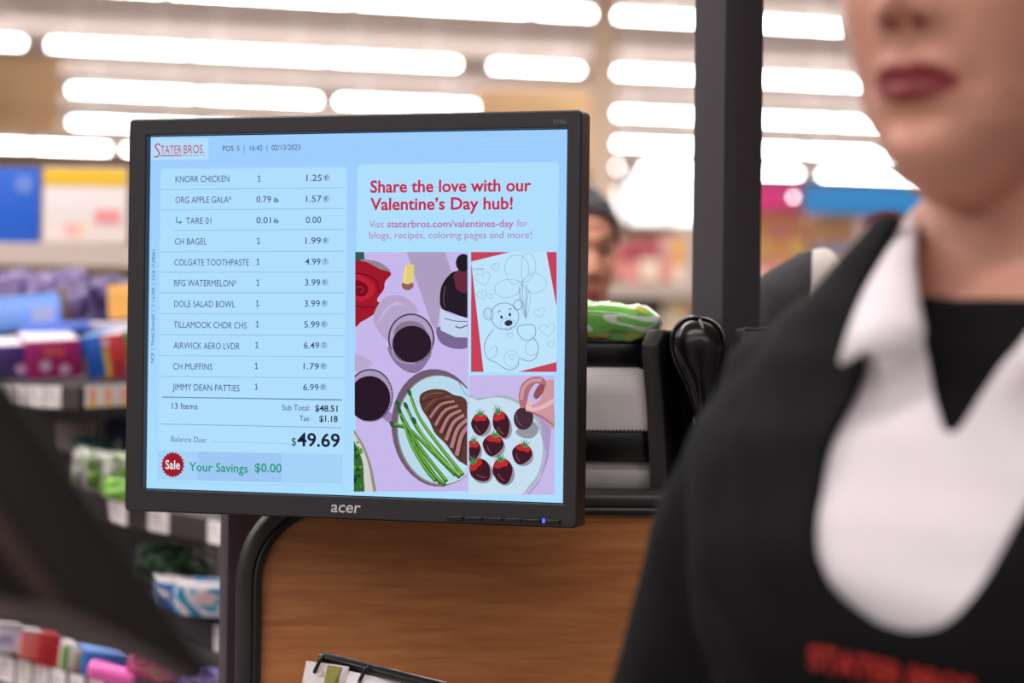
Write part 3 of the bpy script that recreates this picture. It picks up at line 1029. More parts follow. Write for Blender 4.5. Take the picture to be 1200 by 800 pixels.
for pos, c in ((.0, (120, 60, 60)), (.38, (150, 130, 110)), (.46, (224, 216, 216))):
    e = cr.color_ramp.elements.new(pos); e.color = s2l(c) + (1,)
OLIVE = mat('olive_print', (150, 146, 70), .6, noise_amt=.2, scale=90)
def card(x0, x1, y0, y1, d, m, yb=835):
    pts = [P(x0, y0, d) - loc0, P(x1, y1, d) - loc0, P(x1 - 12, yb + 40, d - .03) - loc0, P(x0 - 12, yb, d - .03) - loc0]
    bm = bmesh.new()
    v = [bm.verts.new(p) for p in pts]; bm.faces.new(v[::-1])
    r = bmesh.ops.extrude_face_region(bm, geom=bm.faces[:])
    bmesh.ops.translate(bm, verts=[g for g in r['geom'] if isinstance(g, bmesh.types.BMVert)], vec=(0, .0012, 0))
    bmesh.ops.recalc_face_normals(bm, faces=bm.faces[:])
    return obj('card', bm, m, ft, smooth=0)
card(359, 409, 774, 781, 1.915, PC)['label'] = 'pale card printed with a picture'
card(384, 401, 779, 781.5, 1.9135, OLIVE)['label'] = 'olive green printed strip'
card(409, 470, 786, 799, 1.915, WHITEPAPER)['label'] = 'blank white card'
card(456, 520, 799, 812, 1.915, WHITEPAPER)['label'] = 'blank white card'
for x_, y_ in ((373, 774), (425, 786), (484, 801)):
    c = P(x_, y_ + 6, 1.915) - loc0
    bm = bmesh.new()
    tube(bm, [c + Vector((.0035 * math.cos(t), .008 * math.sin(t), .0075 * math.cos(t + .2))) for t in (2 * math.pi * k / 18 for k in range(19))], .0016, 8)
    obj('ring', bm, GLOSSBLACK, ft)

# ------------------------------------------------------------------ rack with two white rolls, card reader, snack bag
D = 2.20
def W2(px, py, d=D): return P(px, py, d)
rk0 = W2(725, 800, 2.22); rk0.z = CTR
RK = thing('black_rack', 'black rack holding two white paper rolls beside the monitor', 'rack', rk0, R(4))
RKM = Matrix.Translation(rk0) @ Matrix.Rotation(R(4), 4, 'Z'); RKI = RKM.inverted()
def rk(px, py, d=D): return RKI @ W2(px, py, d)
def rkbox(bm, x0, x1, y0, y1, d0, depth, bev=.0015):
    a, b = rk(x0, y1, d0), rk(x1, y0, d0)
    box(bm, (b.x - a.x, depth, b.z - a.z), ((a.x + b.x) / 2, (a.y + b.y) / 2 + depth / 2, (a.z + b.z) / 2), bev)
bm = bmesh.new(); rkbox(bm, 600, 760, 401, 429, 2.226, .048); rkbox(bm, 600, 760, 397.5, 401, 2.223, .052); obj('top_shelf', bm, GLOSSBLACK, RK)
bm = bmesh.new(); rkbox(bm, 600, 764, 505, 540, 2.185, .010)
for k in range(26):                                   # serrated tear edge
    p_ = rk(640 + k * 4.6, 504.5, 2.185)
    prism(bm, [(p_.x - .0016, p_.z - .001), (p_.x + .0016, p_.z - .001), (p_.x, p_.z + .0016)], p_.y, p_.y + .001)
o = obj('tear_bar', bm, GLOSSBLACK, RK); o['label'] = 'black bar with serrated edge'
bm = bmesh.new(); rkbox(bm, 600, 768, 584, 600, 2.185, .085); rkbox(bm, 600, 768, 590, 592.5, 2.1835, .02); obj('bottom_shelf', bm, GLOSSBLACK, RK)
bm = bmesh.new(); rkbox(bm, 600, 846, 402, 600, 2.277, .008); obj('back_plate', bm, BLACK, RK)
for xs_ in (610, 720):
    bm = bmesh.new(); rkbox(bm, xs_, xs_ + 30, 600, 800, 2.22, .03); obj('support', bm, BLACK, RK)
# side panel with a chamfered top, slightly leaning
bm = bmesh.new()
sec = []
for (xa, xb, y_, dn) in ((767, 803, 640, 2.18), (762, 800, 560, 2.18), (757, 798, 470, 2.18), (752, 793, 415, 2.18), (752, 792, 403, 2.18), (760, 790, 386, 2.19)):
    f1, f2 = rk(xa, y_, dn), rk(xa + 20, y_, dn)
    b2 = rk(xb, y_, dn + .10)
    sec.append([f1, f2, Vector((b2.x, b2.y, f2.z)), Vector((b2.x - .018, b2.y, f1.z))])
loft(bm, sec); bmesh.ops.recalc_face_normals(bm, faces=bm.faces[:])
bmesh.ops.bevel(bm, geom=bm.edges[:], offset=.0012, segments=2, profile=.5, affect='EDGES')
o = obj('side_panel', bm, mat('charcoal_side_panel', (50, 46, 47), .42, noise_amt=.1, scale=40), RK, smooth=30); o['label'] = 'charcoal side panel with slanted top'

def paper_roll(px1, pyc, rpx, d, label, jag=False):
    c = W2(px1, pyc, d); r_ = rpx / FPX * d; Lr = .16
    t = thing('paper_roll', label, 'paper roll', c, R(4), 'white paper rolls in the black rack')
    M = Matrix.Rotation(R(-90), 4, 'Y')
    bm = bmesh.new()
    lathe(bm, [(.019, 0), (r_ - .006, 0), (r_ - .0018, .0016), (r_, .007), (r_, Lr - .003), (r_ - .003, Lr), (.019, Lr), (.019, 0)], 48, M)
    bmesh.ops.remove_doubles(bm, verts=bm.verts[:], dist=1e-5); bmesh.ops.recalc_face_normals(bm, faces=bm.faces[:])
    obj('paper', bm, WHITEPAPER, t, smooth=40)
    bm = bmesh.new(); lathe(bm, [(.0165, .001), (.0187, .001), (.0187, Lr - .001), (.0165, Lr - .001)], 24, M); bmesh.ops.recalc_face_normals(bm, faces=bm.faces[:])
    obj('cardboard_core', bm, mat('cardboard', (170, 136, 100), .8), t)
    if jag:
        bm = bmesh.new()
        n = 30; rows = []
        for k in range(n + 1):
            x = -Lr * k / n + .0
            x = min(x, -.002)
            rows.append([(x, -r_ - .0006, .008), (x, -r_ - .0012, -.01), (x, -r_ - .0012, -r_ * .78 + (.0012 if k % 2 else 0))])
        loft(bm, rows, cap=False, closed=False)
        obj('loose_sheet', bm, WHITEPAPER, t, smooth=60)
    return t
paper_roll(756, 472, 41, 2.226, 'upper white paper roll in the rack, just right of the screen', True)
paper_roll(761, 549, 36, 2.226, 'lower white paper roll in the rack, with rounded end', False)

# card reader / hand scanner with a rounded head
cr0 = W2(832, 800, 2.21); cr0.z = CTR
CRD = thing('hand_scanner', 'black handheld scanner with glossy rounded head standing beside the rack', 'scanner', cr0)
def cl(px, py, d): return W2(px, py, d) - cr0
bm = bmesh.new()
# head: rounded plate facing the camera
prof_px = [(817, 369, 0), (834, 373, 0), (846, 385, 0), (851, 402, 0), (850, 420, 0), (846, 440, 0), (842, 470, 0), (840, 520, 0), (822, 520, 0), (812, 480, 0), (802, 450, 0), (793, 432, 0), (786, 412, 0), (785, 396, 0), (790, 381, 0), (802, 371, 0)]
sm = catmull(prof_px, 4, True)
def ringpx(k, d, cx=818, cy=412):
    return [cl(cx + (p.x - cx) * k, cy + (p.y - cy) * k, d) for p in sm]
loft(bm, [ringpx(.9, 2.1720), ringpx(1.0, 2.3050), ringpx(1.0, 2.1450), ringpx(.97, 2.1390), ringpx(.94, 2.1380), ringpx(.92, 2.1410), ringpx(.88, 2.1410), ringpx(.84, 2.1360), ringpx(.6, 2.1300), ringpx(.3, 2.1280)])
bmesh.ops.recalc_face_normals(bm, faces=bm.faces[:])
obj('head', bm, GLOSSBLACK, CRD, smooth=50)
bm = bmesh.new(); a = cl(820, 374, 2.1355); b = cl(824, 386, 2.1320)
tube(bm, [a, (a + b) / 2 + Vector((0, -.001, 0)), b], [.0012, .0016, .001], 8)
o = obj('seam_light', bm, mat('clear_grey_plastic', (150, 146, 150), .2), CRD); o['label'] = 'pale translucent tab on the head'
bm = bmesh.new()
tube(bm, [cl(829, 490, 2.1600), cl(832, 540, 2.1900), cl(835, 575, 2.2200), cl(838, 640, 2.2350), cl(838, 700, 2.2350)], [(.016, .013), (.015, .013), (.014, .013), (.014, .014), (.016, .016)], 16)
obj('handle', bm, BLACK, CRD)
bm = bmesh.new(); lathe(bm, [(.0, 0), (.036, 0), (.036, .006), (.03, .012), (.02, .02), (.018, .10), (.0, .10)], 28, Matrix.Translation((cl(838, 700, 2.2350).x, cl(838, 700, 2.2350).y, 0))); bmesh.ops.remove_doubles(bm, verts=bm.verts[:], dist=1e-5)
obj('cradle', bm, BLACK, CRD)

# black box between reader and post
bx0 = P(915, 600, 2.24); bx0.z = CTR
BXT = thing('register_housing', 'black cash register housing behind the scanner and post', 'register', bx0)
zt_ = P(870, 384, 2.2).z - CTR
bm = bmesh.new(); box(bm, (P(960, 400, 2.2).x - P(852, 400, 2.2).x, .05, zt_), (.0, .0, zt_ / 2), .003); obj('housing', bm, BLACK, BXT)
bm = bmesh.new(); box(bm, (.086, .052, .003), (.005, 0, zt_ - .001), .001); obj('lid', bm, DARKMETAL, BXT)

# snack bag
def pillow(w, h, t, seed=0, crinkle=.3, nu=36, nv=28, crimp=.08):
    """soft plastic pack centred on the origin in XZ, bulging along Y"""
    bm = bmesh.new(); rnd = Vector((seed * 3.1, seed * 1.7, seed * .9)); sides = []
    for sg in (-1, 1):
        g = []
        for j in range(nv + 1):
            row = []
            for i in range(nu + 1):
                u, v = 2 * i / nu - 1, 2 * j / nv - 1
                ed = max(0, 1 - abs(u) ** 3.2) ** .55 * max(0, 1 - abs(v) ** 3.2) ** .55
                n_ = noise.noise(Vector((u * 2.2, v * 2.2, sg)) + rnd) + .5 * noise.noise(Vector((u * 6, v * 4, sg * 2)) + rnd)
                y = sg * t / 2 * ed * (1 + crinkle * n_) + .06 * t * crinkle * noise.noise(Vector((u * 4, v * 4, 5)) + rnd)
                px_ = w / 2 * u * (1 - .06 * v * v * abs(v)); pz_ = h / 2 * v * (1 - .05 * abs(u) ** 3) + .03 * h * noise.noise(Vector((u * 3, 0, seed)))
                row.append((px_, y, pz_))
            g.append(row)
        sides.append(g)
    for sg, g in zip((-1, 1), sides):
        vv = [[bm.verts.new(p) for p in r] for r in g]
        for j in range(nv):
            for i in range(nu):
                f = (vv[j][i], vv[j][i + 1], vv[j + 1][i + 1], vv[j + 1][i])
                bm.faces.new(f if sg < 0 else f[::-1])
    bmesh.ops.remove_doubles(bm, verts=bm.verts[:], dist=w * .002)
    bmesh.ops.recalc_face_normals(bm, faces=bm.faces[:])
    return bm


def wrapper(name, cols, scale=14, rough=.18, stretch=(1, 1, 1), sharp=True, seed=0.0):
    """printed plastic film: blotches of the given colours"""
    m = bpy.data.materials.new(name); m.use_nodes = True
    nt = m.node_tree; b = nt.nodes['Principled BSDF']
    tc = nt.nodes.new('ShaderNodeTexCoord'); mp_ = nt.nodes.new('ShaderNodeMapping'); nz = nt.nodes.new('ShaderNodeTexNoise'); cr = nt.nodes.new('ShaderNodeValToRGB')
    mp_.inputs['Scale'].default_value = stretch; mp_.inputs['Location'].default_value = (seed, seed * .7, seed * 1.3)
    nz.inputs['Scale'].default_value = scale; nz.inputs['Detail'].default_value = 1.5; nz.inputs['Distortion'].default_value = .6
    nt.links.new(tc.outputs['Object'], mp_.inputs[0]); nt.links.new(mp_.outputs[0], nz.inputs['Vector']); nt.links.new(nz.outputs['Fac'], cr.inputs[0]); nt.links.new(cr.outputs[0], b.inputs['Base Color'])
    cr.color_ramp.interpolation = 'CONSTANT' if sharp else 'LINEAR'
    n = len(cols)
    els = cr.color_ramp.elements
    while len(els) > 1: els.remove(els[-1])
    els[0].position = 0; els[0].color = s2l(cols[0]) + (1,)
    for k in range(1, n):
        e = els.new(.34 + .32 * (k - 1) / max(1, n - 2) if n > 2 else .5); e.color = s2l(cols[k]) + (1,)
    b.inputs['Roughness'].default_value = rough
    b.inputs['Coat Weight'].default_value = .18
    return m


sbm = pillow(.10, .072, .05, 4, .35)
sb0 = W2(712, 398.5, 2.24); 
SB = obj('snack_bag', sbm, wrapper('green_snack_film', [(136, 214, 100), (160, 226, 130), (238, 242, 232), (128, 210, 96), (222, 186, 70), (150, 222, 120)], 18, .12, (1, 1, 2.6), seed=3.1), None, smooth=60)  # white patches among the film colours are painted highlights
tag(SB, 'green and yellow shiny snack bag lying on top of the black rack', 'snack bag')
# lying on its back with a raised end
SB.matrix_world = Matrix.Translation(sb0 + Vector((.0, 0, .0155))) @ Matrix.Rotation(R(4), 4, 'Y') @ Matrix.Rotation(R(74), 4, 'X') @ Matrix.Diagonal((1, .62, .9, 1))

# ------------------------------------------------------------------ dark tilted screen housing, close in the left foreground
FG = thing('tilted_screen', 'blurred black tilted screen housing in the near left foreground', 'screen', P(-120, 760, .98))
FG0 = P(-120, 760, .98)
def fg(px, py, d): return P(px, py, d) - FG0
bm = bmesh.new()
def slab(front, back, bev, m, name, label=None):
    bm = bmesh.new(); loft(bm, [front, back]); bmesh.ops.recalc_face_normals(bm, faces=bm.faces[:])
    bmesh.ops.bevel(bm, geom=bm.edges[:], offset=bev, segments=3, profile=.5, affect='EDGES')
    o = obj(name, bm, m, FG, smooth=30)
    if label: o['label'] = label
    return o
slab([fg(-260, 120, .92), fg(-2, 430, .95), fg(252, 790, 1.0), fg(226, 806, 1.0), fg(100, 748, .97), fg(-40, 728, .95), fg(-330, 700, .92)],
     [fg(-260, 120, .97), fg(-2, 438, .99), fg(245, 790, 1.03), fg(222, 800, 1.03), fg(100, 742, 1.0), fg(-40, 722, .99), fg(-330, 690, .97)], .003, mat('foreground_black_plastic', (17, 14, 14), .5), 'housing')
slab([fg(-300, 690, .914), fg(-40, 696, .94), fg(0, 703, .945), fg(80, 716, .958), fg(150, 748, .972), fg(232, 796, .994), fg(205, 800, .994), fg(150, 772, .972), fg(100, 745, .962), fg(40, 733, .95), fg(-40, 728, .94), fg(-300, 712, .914)],
     [fg(-300, 690, .93), fg(-40, 696, .957), fg(0, 703, .96), fg(80, 716, .972), fg(150, 748, .985), fg(232, 796, 1.0), fg(205, 800, 1.0), fg(150, 772, .985), fg(100, 745, .976), fg(40, 733, .965), fg(-40, 728, .957), fg(-300, 712, .93)], .0015, mat('foreground_grey_trim', (84, 70, 70), .5), 'lower_trim', 'grey brown trim along the lower edge')
slab([fg(-60, 530, .936), fg(-10, 586, .942), fg(25, 636, .948), fg(78, 712, .958), fg(52, 712, .954), fg(8, 655, .945), fg(-30, 606, .938), fg(-80, 550, .934)],
     [fg(-60, 530, .95), fg(-10, 586, .957), fg(25, 636, .962), fg(78, 712, .972), fg(52, 712, .97), fg(8, 655, .96), fg(-30, 606, .953), fg(-80, 550, .95)], .001, mat('foreground_brown_strip', (66, 48, 46), .5), 'bezel_strip', 'brown grey strip')
# ------------------------------------------------------------------ shelving at the left, blurred
SHD = mat('dark_shelf_steel', (50, 43, 44), .5, noise_amt=.1, scale=20)
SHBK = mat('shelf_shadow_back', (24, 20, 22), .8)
TAG = mat('white_price_ticket', (236, 228, 228), .7)
TAGINK = mat('grey_ticket_print', (150, 140, 146), .7)
YEL = mat('yellow_print', (244, 188, 40), .6)
ORG = mat('orange_print', (236, 132, 40), .6)

RACKL = thing('shelf_unit', 'dark shelf unit packed with boxes and packs at the left', 'shelf', P(-60, 400, 3.6) * 1.0)
RACKL.location.z = 0
RL = Vector((RACKL.location.x, RACKL.location.y, 0))


def shelf(name, A, B, lip_px, back=.42, label=None, m=SHD):
    """deck whose front edge runs A->B (world points, top of the lip), lip hangs below; returns the frame of its lip"""
    dn = Vector((0, 0, -1))
    e = (B - A).normalized()
    n = Vector((e.y, -e.x, 0)).normalized()          # horizontal, towards the camera side
    if n.dot(CAM - A) < 0: n = -n
    h = lip_px
    bm = bmesh.new()
    prof = [(0, 0), (.004, -.002), (.006, -h), (.001, -h - .004), (-.004, -h), (-.006, -.012), (-back, -.012), (-back, 0)]
    rings = [[(p + n * a_ + Vector((0, 0, b_))) - RL for a_, b_ in prof] for p in (A, (A + B) / 2, B)]
    loft(bm, rings); bmesh.ops.recalc_face_normals(bm, faces=bm.faces[:])
    o = obj(name, bm, m, RACKL, smooth=30)
    if label: o['label'] = label
    return A, e, n, h, o


def tickets(fr, spots, label, tall=.95, m=TAG, mark=None):
    """price tickets clipped on a lip; spots = (offset along, width)"""
    A, e, n, h, deck = fr
    for s_, w in spots:
        bm = bmesh.new()
        c = A + e * s_ + n * .0072
        z0, z1 = -.002 - h * tall, -.002
        for q, (u0, u1, v0, v1, off, mi) in enumerate([(0, 1, 0, 1, 0, 0)] + ([(.12, .7, .55, .62, .0006, 1), (.12, .9, .3, .36, .0006, 1), (.12, .6, .75, .82, .0006, 1)] if mark is None else [(.34, .66, .22, .9, .0006, 1), (.2, .8, .04, .2, .0006, 2)])):
            pts = [c + e * (w * u0) + n * off + Vector((0, 0, z0 + (z1 - z0) * v0)), c + e * (w * u1) + n * off + Vector((0, 0, z0 + (z1 - z0) * v0)),
                   c + e * (w * u1) + n * off + Vector((0, 0, z0 + (z1 - z0) * v1)), c + e * (w * u0) + n * off + Vector((0, 0, z0 + (z1 - z0) * v1))]
            vs = [bm.verts.new(p - RL) for p in pts] + [bm.verts.new(p - RL - n * .0004) for p in pts]
            for f in ((0, 1, 2, 3), (7, 6, 5, 4), (0, 4, 5, 1), (1, 5, 6, 2), (2, 6, 7, 3), (3, 7, 4, 0)):
                bm.faces.new([vs[k] for k in f]).material_index = mi
        bmesh.ops.recalc_face_normals(bm, faces=bm.faces[:])
        o = obj('price_ticket', bm, [m, TAGINK if mark is None else mark, YEL], RACKL, smooth=0)
        o['label'] = label


# top beige ledge with the signs
tp = shelf('top_ledge', P(-120, 281, 4.2), P(230, 290, 4.2), .036, .5, 'beige ledge on top', BEIGE)
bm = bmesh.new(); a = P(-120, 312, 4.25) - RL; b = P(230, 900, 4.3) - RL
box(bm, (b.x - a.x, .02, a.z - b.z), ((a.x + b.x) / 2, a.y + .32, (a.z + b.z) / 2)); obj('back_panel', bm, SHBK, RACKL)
s1 = shelf('shelf_deck', P(-60, 449, 3.3), P(95, 451, 3.25), .030, .45, 'upper deck with white tickets')
s1b = shelf('shelf_deck', P(95, 451, 3.25), P(320, 442, 3.4), .030, .45, 'upper deck with yellow and white tickets')
s2 = shelf('shelf_deck', P(60, 570, 3.3), P(330, 622, 2.95), .030, .45, 'middle deck with spaced white tickets')
s3 = shelf('shelf_deck', P(150, 695, 3.1), P(330, 752, 2.9), .034, .45, 'lower deck')
s4 = shelf('shelf_deck', P(-80, 742, 3.1), P(330, 850, 2.85), .034, .5, 'bottom deck with a row of white tickets')
for px_ in (-110, 222):
    q = P(px_, 600, 4.1) - RL
    bm = bmesh.new(); box(bm, (.03, .04, 1.34), (q.x, q.y + .35, .67), .002); obj('upright', bm, SHD, RACKL)
pxm = 3.27 / FPX
tickets(s1, [(.075 + 0 * pxm, 18 * pxm), (.075 + 20 * pxm, 16 * pxm), (.075 + 38 * pxm, 22 * pxm), (.075 + 62 * pxm, 20 * pxm)], 'white price ticket')
tickets(s1b, [(3 * pxm, 18 * pxm), (22 * pxm, 18 * pxm), (42 * pxm, 18 * pxm), (62 * pxm, 18 * pxm)], 'white price ticket with orange and yellow print', mark=ORG)
px2 = 3.1 / FPX
L2 = s2[1]
def along(fr, px):     # distance along the lip for a photo column
    A, e, n, h, o = fr
    lo, hi = 0, 1.5
    for _ in range(40):
        mid = (lo + hi) / 2
        if PX(A + e * mid)[0] < px: lo = mid
        else: hi = mid
    return lo
tickets(s2, [(along(s2, x_), along(s2, x_ + w_) - along(s2, x_)) for x_, w_ in ((132, 22), (179, 24), (249, 18))], 'white price ticket')
tickets(s3, [(along(s3, 256), .02)], 'white price ticket')
tickets(s4, [(along(s4, x_), along(s4, x_ + 17) - along(s4, x_)) for x_ in (-30, -10, 4, 24, 44, 64, 86, 108)], 'white price ticket')

# shop signs on the ledge
def sign(px0, px1, py0, py1, d, label, build):
    a, b = P(px0, py1, d), P(px1, py0, d)
    w, h = b.x - a.x, b.z - a.z
    t = thing('shelf_sign', label, 'sign', ((a.x + b.x) / 2, a.y, a.z))
    build(t, w, h)
    return t
def flat(t, name, x0, x1, z0, z1, y, m, th=.001, label=None):
    bm = bmesh.new(); box(bm, (x1 - x0, th, z1 - z0), ((x0 + x1) / 2, y, (z0 + z1) / 2))
    o = obj(name, bm, m, t, smooth=0)
    if label: o['label'] = label
BLUE = mat('deep_blue_print', (26, 96, 206), .5, noise_amt=.12, scale=9)
def blue_sign(t, w, h):
    bm = bmesh.new(); box(bm, (w, .006, h), (0, 0, h / 2), .002); obj('board', bm, BLUE, t)
    bm = bmesh.new(); lathe(bm, [(0, 0), (.016, 0), (.016, .001), (0, .001)], 24, Matrix.Translation((w * .33, -.0034, h * .78)) @ Matrix.Rotation(R(90), 4, 'X')); bmesh.ops.remove_doubles(bm, verts=bm.verts[:], dist=1e-5); obj('pale_spot', bm, mat('pale_blue_print', (110, 140, 220), .5), t)
    bm = bmesh.new(); prism(bm, [(-.5 * w, h * .2), (-.28 * w, h * .3), (-.3 * w, h * .55), (-.5 * w, h * .8)], -.0042, -.003); obj('pale_panel', bm, mat('pale_grey_print', (190, 196, 214), .5), t, smooth=0)
sign(-60, 47, 197, 283, 4.25, 'blue printed sign board standing on the beige ledge', blue_sign)
def price_sign(t, w, h):
    bm = bmesh.new(); box(bm, (w, .006, h), (0, 0, h / 2), .002); obj('board', bm, mat('white_sign_board', (236, 226, 224), .6), t)
    flat(t, 'header', -w * .49, w * .49, h * .76, h * .985, -.004, mat('yellow_sign_header', (240, 194, 44), .6), label='yellow header')
    flat(t, 'price_print', w * .12, w * .42, h * .26, h * .44, -.004, mat('faded_red_print', (232, 150, 152), .6), label='pale red price print')
    flat(t, 'offer_print', -w * .24, -w * .06, h * .08, h * .26, -.004, mat('faded_pink_print', (236, 184, 180), .6), label='pale pink print')
    flat(t, 'yellow_print', -w * .05, w * .0, h * .1, h * .26, -.004, mat('faded_yellow_print', (240, 214, 150), .6))
sign(50, 150, 197, 284, 4.25, 'white price sign with yellow header standing on the beige ledge', price_sign)
bm = bmesh.new(); a_, b_ = P(152, 284, 4.28), P(300, 196, 4.28)

# ---- goods
def place(o, px, py, d, yaw=0, roll=0, pitch=0):
    o.matrix_world = Matrix.Translation(P(px, py, d)) @ Matrix.Rotation(R(yaw), 4, 'Z') @ Matrix.Rotation(R(roll), 4, 'Y') @ Matrix.Rotation(R(pitch), 4, 'X')
    return o

def carton(name, label, cat, px, py, d, wpx, hpx, thick, m_body, m_top=None, yaw=0, roll=0, pitch=0, deco=(), group=None):
    """box centred on its front face"""
    w, h = wpx * d / FPX, hpx * d / FPX
    t = bpy.data.objects.new(name, None); COL.objects.link(t)
    tag(t, label, cat, group); place(t, px, py, d, yaw, roll, pitch)
    bm = bmesh.new(); box(bm, (w, thick, h), (0, thick / 2, 0), .0018); obj('box', bm, m_body, t, smooth=30)
    if m_top:
        bm = bmesh.new(); box(bm, (w * .98, thick * .98, .001), (0, thick / 2, h / 2 + .0003)); o = obj('top_flap', bm, m_top, t, smooth=0); o['label'] = 'white top flap'
    for (kind, x, z, rw, rh, mm) in deco:
        bm = bmesh.new()
        if kind == 'c':
            lathe(bm, [(0, 0), (rw * w, 0), (rw * w, .0006), (0, .0006)], 20, Matrix.Translation((x * w, -.0002, z * h)) @ Matrix.Rotation(R(90), 4, 'X')); bmesh.ops.remove_doubles(bm, verts=bm.verts[:], dist=1e-6)
        else:
            box(bm, (rw * w, .0006, rh * h), (x * w, -.0004, z * h))
        obj('printed_panel', bm, mm, t, smooth=0)
    return t

def pack(name, label, cat, px, py, d, wpx, hpx, thick, m, seed, yaw=0, roll=0, pitch=0, crinkle=.25, group=None):
    w, h = wpx * d / FPX, hpx * d / FPX
    o = obj(name, pillow(w, h, thick, seed, crinkle, 22, 16), m, None, smooth=70)
    tag(o, label, cat, group); place(o, px, py, d, yaw, roll, pitch)
    return o

WHT = mat('white_carton_top', (218, 208, 214), .5)
PUR = wrapper('purple_film', [(32, 18, 66), (46, 28, 88), (92, 74, 128), (48, 28, 90)], 20, .3, seed=1)
PUR2 = wrapper('lilac_film', [(40, 24, 76), (84, 64, 124), (118, 98, 150), (56, 38, 98)], 22, .25, seed=2)
# back row: purple packs
for k, (x_, y_, w_, h_, lab) in enumerate([(12, 345, 46, 60, 'lilac purple soft pack at the far left of the upper deck, above the blue pack'), (50, 346, 44, 58, 'lilac purple soft pack, second from left on the upper deck'),
                                           (84, 344, 34, 62, 'lilac and dark purple soft pack leaning in the middle of the upper deck')]):
    pack('soft_pack', lab, 'pack', x_, y_, 3.75, w_ * 1.1, h_, .05, PUR2, k + 1, roll=-8 + 3 * k, pitch=-12, group='purple packs on the upper deck')
for k, (x_, y_, w_, h_, ro, lab) in enumerate([(78, 372, 38, 66, 10, 'dark purple pack standing right behind the blue pack'), (98, 366, 30, 74, -18, 'dark purple pack with gold print tilted beside the blue pack'),
                                               (122, 356, 44, 70, -6, 'dark purple pack behind the orange pack'), (142, 350, 44, 50, 4, 'purple pack nearest the monitor edge on the upper deck')]):
    pack('soft_pack', lab, 'pack', x_, y_, 3.68 + .03 * k, w_, h_, .04, PUR, k + 7, roll=ro, pitch=-10, group='purple packs on the upper deck')
carton('carton', 'small gold brown carton between the purple packs', 'carton', 74, 360, 3.66, 12, 44, .03, mat('dark_gold_print', (120, 88, 50), .4), None, roll=-14)
carton('carton', 'orange carton beside the monitor on the upper deck', 'carton', 146, 353, 3.55, 40, 40, .05, mat('amber_carton', (238, 176, 86), .4, noise_amt=.15, scale=30), None, roll=-3)
SKY = mat('sky_blue_film', (112, 158, 236), .3, noise_amt=.18, scale=25, coat=.4)
carton('tissue_pack', 'light blue pack tilted on top of the front cartons at left', 'pack', 26, 366, 3.5, 86, 40, .06, SKY, mat('pale_blue_film', (176, 202, 248), .3), yaw=6, roll=-6, pitch=-10,
       deco=(('b', .28, -.12, .3, .42, mat('grey_lilac_print', (168, 172, 206), .5)),))
carton('tissue_pack', 'flat blue pack lying behind the magenta carton', 'pack', 64, 384, 3.45, 78, 12, .08, mat('mid_blue_film', (96, 130, 224), .3, noise_amt=.2, scale=30), None, roll=-4)
# front row on the upper deck
MAG = mat('magenta_carton', (168, 30, 112), .4, noise_amt=.3, scale=22)
LIL = mat('pale_dots_print', (216, 180, 210), .5)
VIO = mat('violet_carton', (74, 48, 128), .4, noise_amt=.2, scale=20)
carton('carton', 'violet carton with pale dots, leftmost in the front row', 'carton', 14, 425, 3.36, 40, 40, .10, VIO, WHT, yaw=20, roll=-3, pitch=7, deco=(('c', .25, -.2, .16, 0, LIL),))
carton('carton', 'magenta carton with pale dots in the front row', 'carton', 63, 421, 3.36, 62, 44, .11, MAG, WHT, yaw=18, roll=-4, pitch=7, deco=(('c', -.16, -.16, .11, 0, LIL), ('c', .2, -.28, .1, 0, LIL), ('b', .02, .2, .4, .24, mat('coral_print', (226, 84, 92), .5))))
carton('carton', 'royal blue carton between magenta and red cartons', 'carton', 108, 419, 3.38, 26, 50, .09, mat('royal_blue_carton', (20, 92, 190), .4), mat('pale_blue_top', (120, 160, 224), .5), yaw=-6, roll=-10, pitch=6, deco=(('b', -.42, -.2, .2, .5, mat('brown_print', (150, 104, 84), .5)),))
carton('carton', 'red carton with yellow flash in the front row', 'carton', 131, 418, 3.38, 27, 52, .09, mat('bright_red_carton', (196, 42, 52), .4, noise_amt=.15, scale=30), WHT, yaw=-6, roll=-8, pitch=6, deco=(('b', -.3, -.12, .34, .66, mat('lime_yellow_print', (198, 176, 56), .5)), ('b', .3, -.3, .36, .36, mat('dark_red_print', (140, 24, 44), .5)), ('b', -.2, .34, .3, .14, WHT)))
carton('carton', 'green carton against the monitor edge in the front row', 'carton', 156, 415, 3.4, 26, 56, .09, mat('kelly_green_carton', (34, 152, 74), .4), WHT, yaw=-4, roll=-4, deco=(('b', 0, -.3, 1, .4, mat('grey_green_print', (176, 190, 170), .5)),))
carton('carton', 'white flat carton lying on the red and green cartons', 'carton', 134, 381, 3.46, 58, 9, .09, WHT, None, roll=-2)

# second deck
GRN = wrapper('lime_and_silver_film', [(120, 112, 104), (96, 140, 50), (150, 150, 142), (108, 160, 60), (190, 186, 180)], 17, .2, seed=5)
GRN2 = wrapper('lime_film', [(96, 156, 50), (126, 190, 62), (150, 205, 92)], 17, .2, seed=6)
pack('soft_pack', 'green and silver crinkled pack on the middle deck, left one', 'pack', 106, 551, 3.2, 50, 52, .06, GRN, 21, roll=10, pitch=-20, crinkle=.5, group='green and silver packs on the middle deck')
pack('soft_pack', 'green and silver crinkled pack on the middle deck, at the monitor edge', 'pack', 143, 556, 3.15, 48, 54, .06, GRN, 22, roll=4, pitch=-18, crinkle=.5, group='green and silver packs on the middle deck')
pack('soft_pack', 'lime green pack low on the middle deck beside the monitor corner', 'pack', 142, 574, 3.1, 40, 26, .04, GRN2, 23, roll=8, pitch=-10, crinkle=.3)
pack('soft_pack', 'dark teal pack deep on the middle deck', 'pack', 112, 524, 3.4, 56, 22, .06, mat('dark_teal_film', (40, 84, 80), .4, noise_amt=.3, scale=20), 24, roll=4)
